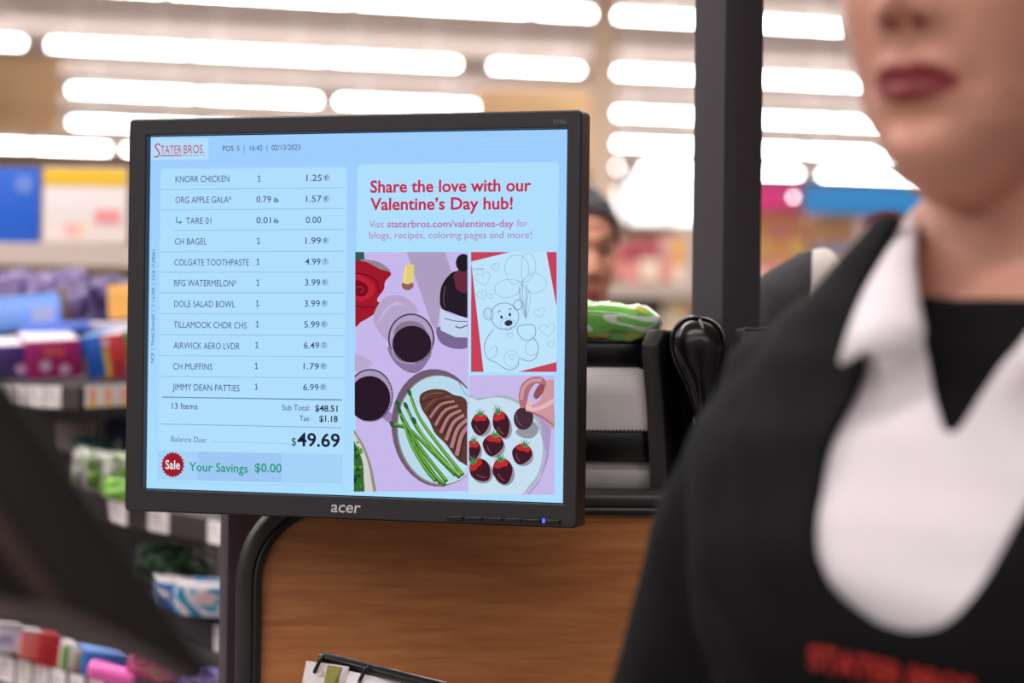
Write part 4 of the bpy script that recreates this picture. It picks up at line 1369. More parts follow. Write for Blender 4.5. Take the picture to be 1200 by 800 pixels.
carton('carton', 'grey carton deep on the middle deck at left', 'carton', 82, 512, 3.45, 36, 34, .06, mat('grey_brown_carton', (136, 124, 122), .5, noise_amt=.1, scale=10), None, roll=3)
carton('carton', 'navy carton deep on the middle deck at right', 'carton', 140, 512, 3.5, 36, 44, .06, mat('navy_carton', (28, 30, 70), .5), None)

# third deck
DGR = wrapper('dark_green_film', [(30, 58, 42), (60, 96, 66), (140, 156, 130), (44, 82, 56)], 20, .3, (1, 1, 2), seed=8)
for k, (x_, y_, w_, lab) in enumerate([(196, 652, 74, 'dark green flat pack, uppermost on the lower deck'), (210, 664, 80, 'dark green and pale flat pack under the uppermost one'), (182, 672, 60, 'dark green flat pack at left of the lower deck')]):
    pack('soft_pack', lab, 'pack', x_, y_, 3.25 - .03 * k, w_, 20, .07, DGR, 31 + k, roll=4, pitch=-24, crinkle=.4, group='dark green flat packs on the lower deck')
TEAL = wrapper('teal_and_white_film', [(30, 120, 160), (58, 160, 190), (214, 214, 222), (40, 140, 178), (180, 176, 196)], 26, .25, seed=9)
PALE = mat('pale_grey_film', (196, 186, 186), .4, noise_amt=.1, scale=20)
carton('wipes_pack', 'teal and white wipes pack with pale top on the lower deck', 'pack', 246, 706, 2.93, 78, 34, .11, TEAL, PALE, yaw=12, roll=4, pitch=0, deco=(('b', -.08, .12, .3, .4, mat('pale_pink_print', (216, 190, 190), .5)),))
carton('wipes_pack', 'blue and white wipes pack left of the teal pack on the lower deck', 'pack', 201, 700, 2.97, 36, 32, .11, wrapper('blue_white_film', [(90, 140, 190), (190, 190, 205), (60, 110, 170), (220, 214, 220)], 26, .25, seed=10), PALE, yaw=12, roll=5)
carton('wipes_pack', 'blue topped flat pack lying on the teal wipes pack', 'pack', 252, 686, 3.0, 50, 8, .06, mat('steel_blue_film', (80, 130, 180), .3, noise_amt=.2, scale=40), None, yaw=10, roll=4)

# bottom deck: a row in front
def bot(x_, y_, w_, h_, m, lab, ro=6, top=WHT, d=3.0, deco=()):
    carton('carton', lab, 'carton', x_, y_, d, w_, h_, .09, m, top, yaw=16, roll=ro, deco=deco, group='cartons along the bottom deck')
bot(10, 748, 34, 34, mat('lilac_white_carton', (206, 196, 214), .5, noise_amt=.1, scale=20), 'lilac white carton at the far left of the bottom deck', deco=(('b', -.1, -.05, .5, .3, mat('lavender_print', (160, 150, 196), .5)),))
bot(37, 756, 24, 34, mat('salmon_carton', (206, 106, 96), .5, noise_amt=.15, scale=20), 'salmon pink carton beside the red one on the bottom deck')
bot(57, 762, 26, 38, mat('crimson_carton', (178, 32, 44), .4), 'crimson red carton on the bottom deck', top=mat('red_top', (190, 60, 66), .5))
bot(80, 772, 20, 34, mat('white_green_carton', (214, 214, 196), .5), 'white and green carton right of the red one on the bottom deck', deco=(('b', -.2, 0, .36, .9, mat('leaf_green_print', (112, 160, 70), .5)),))
bot(95, 778, 12, 30, mat('tomato_carton', (190, 70, 70), .5), 'narrow red and green carton on the bottom deck', deco=(('b', -.2, .2, .5, .4, mat('leaf_green_print', (112, 160, 70), .5)),))
bot(124, 780, 52, 30, mat('cobalt_carton', (40, 98, 176), .4, noise_amt=.15, scale=20), 'cobalt blue carton with pale top at the middle of the bottom deck', ro=8, top=mat('pale_blue_top', (120, 160, 224), .5), d=2.97)
o = thing('paper_roll_pack', 'hot pink roll pack lying on the bottom deck', 'roll', P(132, 790, 2.9))
bm = bmesh.new()
M_ = Matrix.Rotation(R(13), 4, 'Y') @ Matrix.Rotation(R(90), 4, 'Y')
lathe(bm, [(0, -.029), (.009, -.029), (.0125, -.025), (.0125, .025), (.009, .029), (0, .029)], 24, M_); bmesh.ops.remove_doubles(bm, verts=bm.verts[:], dist=1e-5)
obj('wrapper', bm, mat('hot_pink_film', (238, 96, 186), .3, coat=.4), o)
bm = bmesh.new(); lathe(bm, [(0, -.0292), (.006, -.0292), (.006, -.0298), (0, -.0298)], 16, M_); bmesh.ops.remove_doubles(bm, verts=bm.verts[:], dist=1e-5); obj('end_cap', bm, WHT, o)
pack('soft_pack', 'crinkled pink and gold pack on the bottom deck', 'pack', 180, 780, 2.9, 62, 26, .05, wrapper('pink_gold_film', [(150, 70, 60), (226, 60, 130), (240, 120, 170), (196, 150, 70), (230, 80, 150)], 34, .2, seed=12), 41, roll=10, pitch=-30, crinkle=.6)
pack('soft_pack', 'violet patterned pack on the bottom deck beside the dark pole', 'pack', 240, 800, 2.88, 64, 28, .05, wrapper('violet_speckled_film', [(50, 40, 96), (90, 78, 150), (150, 140, 196), (60, 48, 110)], 44, .3, seed=13), 42, roll=-6, pitch=-28, crinkle=.4)

# ------------------------------------------------------------------ far aisle seen on both sides of the post
def aisle(px0, px1, d, levels, label, m=BEIGE, board=None):
    """gondola with decks at photo rows 'levels' (front edges), returns nothing"""
    a, b = P(px0, 400, d), P(px1, 400, d)
    t = thing('aisle_shelf', label, 'shelf', (a.x, a.y, 0))
    w = b.x - a.x
    top = P(0, levels[0] - 26, d).z if board is None else P(0, board, d).z
    bm = bmesh.new(); box(bm, (w, .04, top), (w / 2, .5, top / 2), .004); obj('back_panel', bm, BEIGE, t)
    for y_ in levels:
        z = P((px0 + px1) / 2, y_, d).z
        bm = bmesh.new(); box(bm, (w, .5, .035), (w / 2, .25, z - .0175), .004); box(bm, (w, .01, .05), (w / 2, -.004, z - .025), .002); obj('deck', bm, m, t)
    bm = bmesh.new(); box(bm, (w, .46, .12), (w / 2, .25, .06), .004); obj('plinth', bm, SHD, t)
    return t

DA = 8.0
aisle(640, 806, DA, [332, 400], 'beige aisle shelf left of the post, behind the snack bag', board=264)
aisle(800, 1240, DA + 1.0, [338, 420], 'long aisle shelf right of the post behind the cashier', board=246)

def fbox(px0, px1, py0, py1, d, col, label, name='carton', deco=None, cat='carton', th=.16):
    m = mat(name + '_print', col, .5, noise_amt=.2, scale=12)
    return carton(name, label, cat, (px0 + px1) / 2, (py0 + py1) / 2, d, px1 - px0, py1 - py0, th, m, None, deco=deco or ())
RED1, PNK, CRM = (168, 66, 74), (226, 168, 158), (236, 206, 170)
MR = mat('brick_red_print', (172, 74, 80), .5); MY = mat('straw_print', (232, 190, 110), .5); MC = mat('cream_print', (240, 222, 200), .5); MP = mat('salmon_print', (226, 150, 140), .5)
g = [(706, 728, 286, 331, (196, 112, 106), 'brick red packet on the far shelf, left of the row', [('b', 0, -.25, 1, .5, MP), ('b', 0, -.4, .8, .15, MY)]),
     (729, 749, 282, 331, (170, 70, 78), 'dark red packet second in the row on the far shelf', [('b', 0, -.24, 1, .5, MP)]),
     (750, 772, 280, 331, (176, 78, 84), 'dark red packet third in the row on the far shelf', [('b', 0, -.2, 1, .5, MC)]),
     (773, 789, 276, 331, (216, 160, 150), 'pink packet beside the orange one on the far shelf', [('b', 0, -.2, 1, .4, MP)]),
     (789, 802, 280, 331, (236, 170, 70), 'orange yellow packet next to the post on the far shelf', [('b', 0, -.3, 1, .4, MC)])]
for x0_, x1_, y0_, y1_, c_, l_, dd in g:
    fbox(x0_, x1_, y0_, y1_, DA + .05, c_, l_, deco=dd)
fbox(700, 712, 352, 398, DA + .05, (206, 168, 150), 'tan box under the far shelf, behind the green bag')
fbox(712, 772, 350, 366, DA + .1, (52, 44, 42), 'dark block painted as a shaded opening low on the far shelf behind the snack bag')  # dark block painted in for the shade inside an opening
fbox(713, 772, 367, 398, DA + .05, (210, 190, 168), 'cream box below the shaded opening on the far shelf')
fbox(776, 804, 352, 398, DA + .05, (226, 206, 178), 'cream upright box next to the post, low on the far shelf', deco=[('b', .36, 0, .24, 1, MY)])
# right of the post
DB = DA + 1.0
BLU = (38, 140, 208)
def header(px0, px1, py0, py1, col, label):
    a, b = P(px0, py1, DB - .05), P(px1, py0, DB - .05)
    t = thing('aisle_header', label, 'sign', ((a.x + b.x) / 2, a.y, a.z))
    w, h = b.x - a.x, b.z - a.z
    bm = bmesh.new(); box(bm, (w, .03, h), (0, 0, h / 2), .004); obj('board', bm, mat('header_print', col, .5, noise_amt=.08, scale=4), t)
    for z_ in (0, h):
        bm = bmesh.new(); box(bm, (w, .04, .012), (0, -.002, z_), .002); obj('edge_strip', bm, mat('header_edge', tuple(min(255, int(c * 1.05)) for c in col), .5), t)
    return t
HDR = header(860, 936, 218, 244, (214, 50, 130), 'magenta header board above the far shelf right of the post')
header(942, 1240, 222, 248, BLU, 'bright blue header board above the far shelf behind the cashier')
gg = [(880, 902, 252, 300, (232, 176, 110), 'orange carton next to the post, upper row of the far shelf', [('b', 0, -.2, .9, .3, MY)]),
      (903, 924, 250, 300, (228, 164, 104), 'orange carton second from the post, upper row', [('b', 0, .1, .9, .4, MP)]),
      (925, 944, 252, 300, (224, 156, 116), 'orange carton third from the post, upper row', [('b', 0, -.3, 1, .4, MY)]),
      (950, 974, 250, 302, (226, 168, 116), 'orange carton beneath the blue header', [('b', 0, -.34, 1, .3, mat('steel_print', (150, 160, 196), .5))]),
      (975, 1002, 254, 302, (222, 160, 110), 'orange carton left of the red and white box', [('b', 0, -.3, 1, .3, mat('steel_print', (150, 160, 196), .5))]),
      (1012, 1052, 254, 304, (226, 200, 206), 'red and white box near the cashier collar', [('b', 0, .36, 1, .26, mat('poppy_print', (214, 56, 56), .5)), ('b', -.4, 0, .2, 1, MC)]),
      (880, 898, 304, 337, (222, 140, 116), 'salmon carton next to the post, lower row', [('b', 0, 0, .8, .4, MC)]),
      (899, 920, 302, 337, (224, 150, 118), 'salmon carton second from the post, lower row', [('b', 0, .1, .9, .4, MP)]),
      (921, 946, 302, 337, (220, 160, 126), 'tan carton behind the dark shoulder, lower row', None)]
for x0_, x1_, y0_, y1_, c_, l_, dd in gg:
    fbox(x0_, x1_, y0_, y1_, DB + .05, c_, l_, deco=dd)
# round bright lamp at the end of the magenta header
bm = bmesh.new(); bmesh.ops.create_uvsphere(bm, u_segments=16, v_segments=10, radius=.009, matrix=Matrix.Translation(P(930, 231, 8.6) - HDR.location))
obj('globe_bulb', bm, glow((255, 236, 244), 9.0, 'lit_globe'), HDR)['label'] = 'small round glowing bulb'
q_ = P(930, 231, 8.6) - HDR.location
bm = bmesh.new(); tube(bm, [q_ + Vector((0, .006, 0)), q_ + Vector((0, .34, 0))], .006, 8); obj('bulb_arm', bm, BEIGE, HDR)
# ------------------------------------------------------------------ people
def interp(tab, z):
    if z <= tab[0][0]: return tab[0][1:]
    for a, b in zip(tab, tab[1:]):
        if z <= b[0]:
            t = (z - a[0]) / (b[0] - a[0]); t = t * t * (3 - 2 * t) * .5 + t * .5
            return tuple(p + (q - p) * t for p, q in zip(a[1:], b[1:]))
    return tab[-1][1:]

# z, half width, front, back, y shift
TORSO = [(.78, .165, .10, .115, .0), (.86, .178, .105, .125, 0), (.95, .165, .105, .11, 0), (1.03, .138, .10, .095, 0), (1.10, .142, .112, .095, 0),
         (1.16, .150, .138, .098, 0), (1.20, .156, .138, .10, 0), (1.25, .162, .112, .10, .003), (1.29, .138, .09, .095, .008), (1.32, .117, .075, .085, .012), (1.345, .092, .062, .072, .014), (1.37, .068, .054, .06, .013), (1.39, .054, .05, .052, .010)]
HEAD = [(-.012, .014, .070, -.035), (-.004, .024, .082, -.008), (.004, .031, .089, .010), (.014, .039, .0925, .028), (.028, .0505, .0945, .050), (.045, .0575, .0945, .070), (.07, .064, .0955, .084),
        (.10, .070, .0955, .093), (.13, .072, .095, .098), (.16, .070, .092, .098), (.185, .064, .080, .088), (.205, .05, .058, .068), (.217, .03, .034, .04), (.222, .008, .01, .012)]

def ering(z, w, f, b, y0=0, n=48, p=2.25):
    out = []
    for k in range(n):
        a = 2 * math.pi * k / n
        c, s = math.cos(a), math.sin(a)
        r = (abs(c) ** p + abs(s) ** p) ** (-1 / p)
        out.append(Vector((w * r * c, y0 + (b if s > 0 else f) * r * s, z)))
    return out

def gs(x, s): return math.exp(-(x / s) ** 2)

def face_bump(x, h):
    """forward displacement of the front of the face"""
    d = 0.0
    d += .024 * gs(x, .0095) * (gs(h - .083, .009) if h < .083 else gs(h - .083, .030))          # nose
    d += .012 * (gs(x - .0125, .006) + gs(x + .0125, .006)) * gs(h - .078, .008)                    # wings
    d -= .009 * (gs(x - .0075, .0035) + gs(x + .0075, .0035)) * gs(h - .0735, .0035)                # nostrils
    d += .0075 * gs(x, .019) * gs(h - .0525, .0062) * (1 - .22 * gs(x, .004) * gs(h - .058, .004))   # upper lip
    d += .0085 * gs(x, .016) * gs(h - .0395, .0062)                                                # lower lip
    d -= .0045 * gs(x, .021) * gs(h - .0458, .0022)                                                # mouth line
    d -= .005 * gs(x, .022) * gs(h - .0275, .006)                                                  # under lip
    d += .006 * gs(x, .018) * gs(h - .011, .011)                                                   # chin
    d -= .002 * gs(x, .0035) * gs(h - .063, .006)                                                  # philtrum
    d -= .004 * (gs(x - .028, .006) + gs(x + .028, .006)) * gs(h - .045, .012)
    d -= .012 * (gs(x - .032, .014) + gs(x + .032, .014)) * gs(h - .118, .011)                      # sockets
    d += .005 * gs(x, .05) * gs(h - .135, .008)                                                    # brow
    d += .004 * (gs(x - .04, .016) + gs(x + .04, .016)) * gs(h - .085, .016)                        # cheeks
    return d

def head_bm(bm, M):
    hs = [HEAD[0][0] + (HEAD[-1][0] - HEAD[0][0]) * k / 130 for k in range(131)]
    rings = []
    for h in hs:
        w, f, b = interp(HEAD, h)
        r = ering(h, w, f, b, 0, 120, 2.15)
        out = []
        for p in r:
            if p.y < 0:
                p = Vector((p.x, p.y - face_bump(p.x, h) * min(1, max(0, -p.y / .05)), p.z))
            out.append(M @ p)
        rings.append(out)
    loft(bm, rings)
    # ears
    for s in (-1, 1):
        tube(bm, [M @ Vector((s * .064, .012, .075)), M @ Vector((s * .073, .018, .09)), M @ Vector((s * .077, .022, .11)), M @ Vector((s * .07, .018, .13))], [.006, (.008, .012), (.008, .015), .006], 12)

ARM = [((.066, .010, 1.305), .026), ((.086, .009, 1.292), .038), ((.110, .008, 1.269), .048), ((.130, .010, 1.23), .047), ((.150, .012, 1.185), .046), ((.178, .014, 1.11), .042), ((.204, .012, 1.01), .038), ((.224, -.01, .93), .034), ((.236, -.035, .82), .026), ((.236, -.042, .79), .023)]
HANDW = Vector((.236, -.045, .775))

def arm_pts(s, spread=0.0, dx=0.0):
    return [(s * (x + dx + spread * (1.29 - z)), y, z) for (x, y, z), r in ARM], [r for p, r in ARM]

def hand_bm(bm, s, spread, dx=0.0):
    o = Vector((s * (.236 + dx + spread * .51), -.045, .775))
    tube(bm, [o + Vector((0, 0, .02)), o + Vector((0, 0, -.01)), o + Vector((0, -.004, -.05)), o + Vector((0, -.006, -.085))], [(.021, .018), (.03, .015), (.037, .013), (.035, .011)], 14)
    for k, (dy, L) in enumerate(((-.027, .066), (-.009, .074), (.009, .07), (.026, .055))):
        a = o + Vector((0, dy - .006, -.078))
        tube(bm, [a, a + Vector((-s * .004, -.001, -L * .45)), a + Vector((-s * .012, -.002, -L * .78)), a + Vector((-s * .022, -.002, -L))], [.0085, .008, .0072, .0055], 10)
    a = o + Vector((0, -.03, -.03))
    tube(bm, [a, a + Vector((-s * .01, -.018, -.026)), a + Vector((-s * .016, -.024, -.052)), a + Vector((-s * .018, -.022, -.066))], [.011, .01, .0085, .006], 10)

def torso_bm(bm, infl, z0, z1, n=40):
    zs = [z0 + (z1 - z0) * k / n for k in range(n + 1)]
    loft(bm, [ering(z, *[q + infl for q in interp(TORSO, z)[:3]], interp(TORSO, z)[3], 56, 2.3) for z in zs])

def legs_bm(bm, infl, z0):
    for s in (-1, 1):
        pts = [(s * .088, .0, .84), (s * .092, -.003, .68), (s * .092, -.004, .50), (s * .092, .008, .36), (s * .092, .014, .20), (s * .092, .018, z0)]
        tube(bm, pts, [.09 + infl, .078 + infl, .058 + infl, .055 + infl, .042 + infl, .036 + infl], 18)

def remesh(bm, vox, M=None, smooth=2):
    me = bpy.data.meshes.new('tmp'); bmesh.ops.recalc_face_normals(bm, faces=bm.faces[:]); bm.to_mesh(me); bm.free()
    o = bpy.data.objects.new('tmp', me); COL.objects.link(o)
    m = o.modifiers.new('r', 'REMESH'); m.mode = 'VOXEL'; m.voxel_size = vox; m.use_smooth_shade = True
    if smooth:
        k = o.modifiers.new('s', 'SMOOTH'); k.factor = .5; k.iterations = smooth
    dg = bpy.context.evaluated_depsgraph_get()
    r = bpy.data.meshes.new_from_object(o.evaluated_get(dg))
    bpy.data.objects.remove(o); bpy.data.meshes.remove(me)
    return r

def cut(me, keep, smooth=6):
    """delete vertices where keep(co, normal) is false; relax the new edge"""
    bm = bmesh.new(); bm.from_mesh(me); bm.normal_update()
    bmesh.ops.delete(bm, geom=[v for v in bm.verts if not keep(v.co, v.normal)], context='VERTS')
    for _ in range(smooth):
        mv = []
        for v in bm.verts:
            if v.is_boundary:
                nb = [e.other_vert(v).co for e in v.link_edges if e.is_boundary]
                if len(nb) == 2: mv.append((v, (nb[0] + nb[1]) / 4 + v.co / 2))
        for v, c in mv: v.co = c
    bm.to_mesh(me); bm.free()
    return me

def thicken(o, t):
    m = o.modifiers.new('thickness', 'SOLIDIFY'); m.thickness = t; m.offset = -1
    return o

def inpoly(x, y, P_):
    r = False
    for k in range(len(P_)):
        (x1, y1), (x2, y2) = P_[k - 1], P_[k]
        if (y1 > y) != (y2 > y) and x < (x2 - x1) * (y - y1) / (y2 - y1) + x1: r = not r
    return r

def person(label, x, y, yaw, head_yaw, scale, vox, skin, hair_rgb, top_m, bottom_m, spread=0.0, head_pitch=0, lip=(150, 70, 76), head_fwd=0, head_off=0, broad=0.0, long_sleeve=True, group=None):
    t = thing('person', label, 'person', (x, y, 0), R(yaw)); t.scale = (scale, scale, scale)
    HM = Matrix.Translation((head_off, -.008 - head_fwd, 1.389)) @ Matrix.Rotation(R(head_yaw), 4, 'Z') @ Matrix.Rotation(R(head_pitch), 4, 'X')
    # body: one continuous surface
    bm = bmesh.new()
    head_bm(bm, HM)
    nk = HM @ Vector((0, .02, .03))
    tube(bm, [(0, .015, 1.31), (0, .012, 1.345), (0, .008, 1.375), (nk.x * .6, nk.y * .6 + .01, 1.41), (nk.x, nk.y + .012, nk.z + .02)], [.062, .056, .0525, .052, .05], 28)
    torso_bm(bm, -.004, .8, 1.39)
    legs_bm(bm, -.004, .05)
    for s in (-1, 1):
        p, r = arm_pts(s, spread, broad); tube(bm, p, [q - (.010 if k < 7 else .003) for k, q in enumerate(r)], 20)
        hand_bm(bm, s, spread, broad)
        tube(bm, [(s * .092, .05, .04), (s * .095, -.02, .045), (s * .10, -.10, .03), (s * .102, -.15, .026)], [.032, (.036, .036), (.022, .038), (.014, .03)], 14)
    me = remesh(bm, vox, smooth=1)
    HI = HM.inverted()
    me.materials.append(skin)
    at = me.attributes.new('lip_paint', 'FLOAT', 'POINT'); an = me.attributes.new('nostril_shade', 'FLOAT', 'POINT')
    def sst(x): x = max(0, min(1, x)); return x * x * (3 - 2 * x)
    for v in me.vertices:
        c = HI @ v.co
        if c.y < -.05 and abs(c.x) < .03:
            a = abs(c.x) / .0235
            if a < 1:
                up = .0458 + .0102 * (1 - a * a) ** .75 - .0022 * gs(c.x, .004)
                dn = .0452 - .0104 * (1 - a * a) ** .6
                at.data[v.index].value = sst((up - c.z) / .0024 + .5) * sst((c.z - dn) / .0024 + .5)
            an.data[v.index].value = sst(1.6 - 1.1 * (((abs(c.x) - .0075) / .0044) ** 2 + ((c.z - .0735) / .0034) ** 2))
    me.polygons.foreach_set('use_smooth', [True] * len(me.polygons))
    o = bpy.data.objects.new('body', me); COL.objects.link(o); o.parent = t
    # eyes and brows
    for s in (-1, 1):
        bm = bmesh.new(); bmesh.ops.create_uvsphere(bm, u_segments=16, v_segments=10, radius=.0115, matrix=HM @ Matrix.Translation((s * .031, -.0728, .118)))
        obj('eye', bm, mat('eye_white', (226, 216, 212), .2), t)
        bm = bmesh.new(); lathe(bm, [(0, 0), (.0055, 0), (.0045, .0012), (0, .0016)], 16, HM @ Matrix.Translation((s * .031, -.0839, .118)) @ Matrix.Rotation(R(90), 4, 'X')); bmesh.ops.remove_doubles(bm, verts=bm.verts[:], dist=1e-5)
        obj('iris', bm, mat('brown_iris', (70, 44, 32), .2), t)
        bm = bmesh.new(); bmesh.ops.create_uvsphere(bm, u_segments=24, v_segments=20, radius=.0126, matrix=Matrix.Rotation(R(0), 4, 'X'))
        bmesh.ops.delete(bm, geom=[v for v in bm.verts if -.0052 < v.co.z < .0036 + .0022 * gs(v.co.x, .006)], context='VERTS')
        bmesh.ops.transform(bm, matrix=HM @ Matrix.Translation((s * .031, -.0728, .118)), verts=bm.verts[:])
        obj('eyelid', bm, skin, t, 180)
        bm = bmesh.new(); tube(bm, [HM @ Vector((s * .016, -.1, .136)), HM @ Vector((s * .03, -.099, .141)), HM @ Vector((s * .048, -.088, .137))], [.002, .003, .0012], 8)
        obj('eyebrow', bm, mat('hair_%d' % hair_rgb[0], hair_rgb, .6), t)
    # hair: cap pulled back into a knot
    bm = bmesh.new()
    hs = [.06 + .174 * k / 60 for k in range(61)]
    rings = []
    for h in hs:
        w, f, b = interp(HEAD, .06 + (h - .06) * .1615 / .174)
        g_ = max(.02, 1 - ((h - .06) / .174) ** 5) ** .5
        rings.append([HM @ Vector((p.x, p.y, h)) for p in ering(h, w + .009 * g_, f + .005 * g_, b + .012 * g_, .002, 80, 2.1)])
    loft(bm, rings)
    hm = remesh(bm, max(vox, .004), smooth=2)
    def keep_hair(c, n):
        q = HI @ c
        return q.z > .168 + .012 * gs(q.x, .03) or q.y > .004 + max(0, (.13 - q.z)) * .3 or (q.z > .128 and q.y > -.045 - (q.z - .128) * .9)
    cut(hm, lambda c, n: keep_hair(c, n))
    hr = obj_me('hair', hm, mat('hair_%d' % hair_rgb[0], hair_rgb, .45, noise_amt=.2, scale=90), t, 180)
    thicken(hr, .006)
    bm = bmesh.new(); bmesh.ops.create_uvsphere(bm, u_segments=20, v_segments=14, radius=.036, matrix=HM @ Matrix.Translation((0, .125, .15)))
    obj('hair_knot', bm, mat('hair_%d' % hair_rgb[0], hair_rgb, .45, noise_amt=.2, scale=90), t)
    # trousers and shoes
    bm = bmesh.new(); legs_bm(bm, .008, .06); torso_bm(bm, .006, .8, 1.0, 14)
    obj_me('trousers', remesh(bm, max(vox, .007), smooth=3), bottom_m, t, 180)
    for s in (-1, 1):
        bm = bmesh.new()
        tube(bm, [(s * .092, .075, .045), (s * .092, .05, .05), (s * .095, -.02, .055), (s * .10, -.10, .038), (s * .102, -.165, .03), (s * .102, -.18, .03)], [.02, (.05, .042), (.055, .046), (.038, .048), (.03, .04), .012], 18)
        for v in bm.verts: v.co.z = max(v.co.z, 0)
        obj('shoe', bm, BLACK, t, 60)
    return t, HM

def skin_mat(name, c1, c2, lip):
    m = bpy.data.materials.new(name); m.use_nodes = True
    nt = m.node_tree; b = nt.nodes['Principled BSDF']; tc = nt.nodes.new('ShaderNodeTexCoord'); nz = nt.nodes.new('ShaderNodeTexNoise'); cr = nt.nodes.new('ShaderNodeValToRGB')
    nz.inputs['Scale'].default_value = 16; nz.inputs['Detail'].default_value = 3; nt.links.new(tc.outputs['Object'], nz.inputs['Vector']); nt.links.new(nz.outputs['Fac'], cr.inputs[0])
    cr.color_ramp.elements[0].position = .3; cr.color_ramp.elements[0].color = s2l(c1) + (1,)
    cr.color_ramp.elements[1].position = .7; cr.color_ramp.elements[1].color = s2l(c2) + (1,)
    src = cr.outputs[0]
    for nm, col in (('lip_paint', lip), ('nostril_shade', (112, 62, 56))):  # lips have their own colour; the shade in the nostrils is painted dark
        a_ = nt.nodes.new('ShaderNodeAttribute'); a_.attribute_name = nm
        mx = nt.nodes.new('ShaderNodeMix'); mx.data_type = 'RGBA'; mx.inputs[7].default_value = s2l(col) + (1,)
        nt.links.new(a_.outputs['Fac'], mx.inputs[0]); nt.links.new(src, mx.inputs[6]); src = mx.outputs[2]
    nt.links.new(src, b.inputs['Base Color'])
    b.inputs['Roughness'].default_value = .5; b.inputs['Subsurface Weight'].default_value = .12; b.inputs['Subsurface Radius'].default_value = (.01, .004, .002); b.inputs['Subsurface Scale'].default_value = .4
    return m
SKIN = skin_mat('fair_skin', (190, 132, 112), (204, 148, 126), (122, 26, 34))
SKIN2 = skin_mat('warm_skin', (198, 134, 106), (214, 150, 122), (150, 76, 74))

# ---- the cashier
VEST = mat('black_knit_cloth', (17, 16, 18), .85, noise_amt=.12, scale=300, spec=.12)
TEE = mat('black_tee_cotton', (10, 9, 11), .9, spec=.2)
SHIRT = mat('white_shirt_cotton', (226, 218, 224), .85, noise_amt=.02, scale=80, spec=.2)
BODY_YAW = -25
cax = P(1196, 400, 1.28)
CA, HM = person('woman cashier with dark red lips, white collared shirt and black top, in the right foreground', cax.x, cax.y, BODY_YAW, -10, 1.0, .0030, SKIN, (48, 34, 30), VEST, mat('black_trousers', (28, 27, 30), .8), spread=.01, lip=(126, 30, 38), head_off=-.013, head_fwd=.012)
CAM_M = Matrix.Translation((cax.x, cax.y, 0)) @ Matrix.Rotation(R(BODY_YAW), 4, 'Z')
CAI = CAM_M.inverted()
def cpx(c): return PX(CAM_M @ c)
# undershirt
bm = bmesh.new(); torso_bm(bm, .003, .95, 1.39)
me = remesh(bm, .004, smooth=2)
cut(me, lambda c, n: .96 < c.z < 1.333 + (c.y + .05) * .28)
thicken(obj_me('undershirt', me, TEE, CA, 180), .002)['label'] = 'black crew neck undershirt'
# white shirt: opening at the front
VO = [(1062, 120), (1062, 250), (1076, 352), (1086, 395), (1096, 450), (1112, 512), (1130, 486), (1166, 430), (1215, 372), (1262, 310), (1310, 230), (1310, 120)]
bm = bmesh.new(); torso_bm(bm, .009, .95, 1.392)
me = remesh(bm, .0032, smooth=2)
def keep_shirt(c, n):
    if c.z > 1.36 - c.y * .1 and n.y < 0.2 and False: return False
    if c.y < .03 and n.y < .3 and inpoly(*cpx(c), VO): return False
    return .96 < c.z < 1.368
cut(me, keep_shirt, 10)
for v in me.vertices:                    # soft creases below the collar
    q = v.co
    k = gs(q.z - 1.22, .06)
    v.co += Vector((0, -1, 0)) * (.010 * k * noise.noise(Vector((q.x * 10 + q.z * 14, q.y * 4, q.z * 34))) if q.y < 0 else 0)
thicken(obj_me('shirt', me, SHIRT, CA, 180), .0015)['label'] = 'white shirt front'
# black top with sleeves and a deep rounded neck
UN = [(1072, 238), (1052, 268), (1030, 300), (1010, 345), (1010, 395), (1022, 422), (1004, 462), (982, 507), (966, 556), (958, 605), (960, 645), (972, 680), (1000, 708), (1040, 732), (1072, 740), (1105, 728), (1140, 690), (1172, 635), (1205, 575), (1245, 500), (1290, 420), (1330, 330), (1322, 270), (1310, 225), (1310, 120), (1072, 120)]
bm = bmesh.new(); torso_bm(bm, .0155, .86, 1.392)
for s in (-1, 1):
    p, r = arm_pts(s, .01); 
    p = p[:-1]; r = r[:-1]
    tube(bm, p, [q + .012 for q in r], 24)
me = remesh(bm, .0045, smooth=4)
me.update()
bmv = bmesh.new(); bmv.from_mesh(me); bmv.normal_update()
for v in bmv.verts:
    q = v.co
    a = .006 if abs(q.x) > .13 else .0025
    n_ = noise.noise(Vector((q.x * 16 + q.z * 6, q.y * 10, q.z * 7))) + .5 * noise.noise(Vector((q.x * 30, q.y * 22, q.z * 20 + 4)))
    d_ = a * n_
    # pulled folds from the shoulder down to the armpit
    d_ += .0045 * gs(abs(q.x) - .135, .03) * math.sin(q.z * 95 + q.x * 130 + 2 * noise.noise(q * 9)) * gs(q.z - 1.2, .1)
    v.co += v.normal * d_
bmv.to_mesh(me); bmv.free()
TOPME = me
def keep_top(c, n):
    if c.z < .875 and abs(c.x) < .2: return False
    if c.y < .06 and (n.y < .35 or c.z > 1.33) and inpoly(*cpx(c), UN): return False
    if c.z > 1.376: return False
    return True
cut(me, keep_top, 14)
VO_ = obj_me('black_top', me, VEST, CA, 180)
thicken(VO_, .003)
VO_['label'] = 'black long sleeved top with deep round neck'
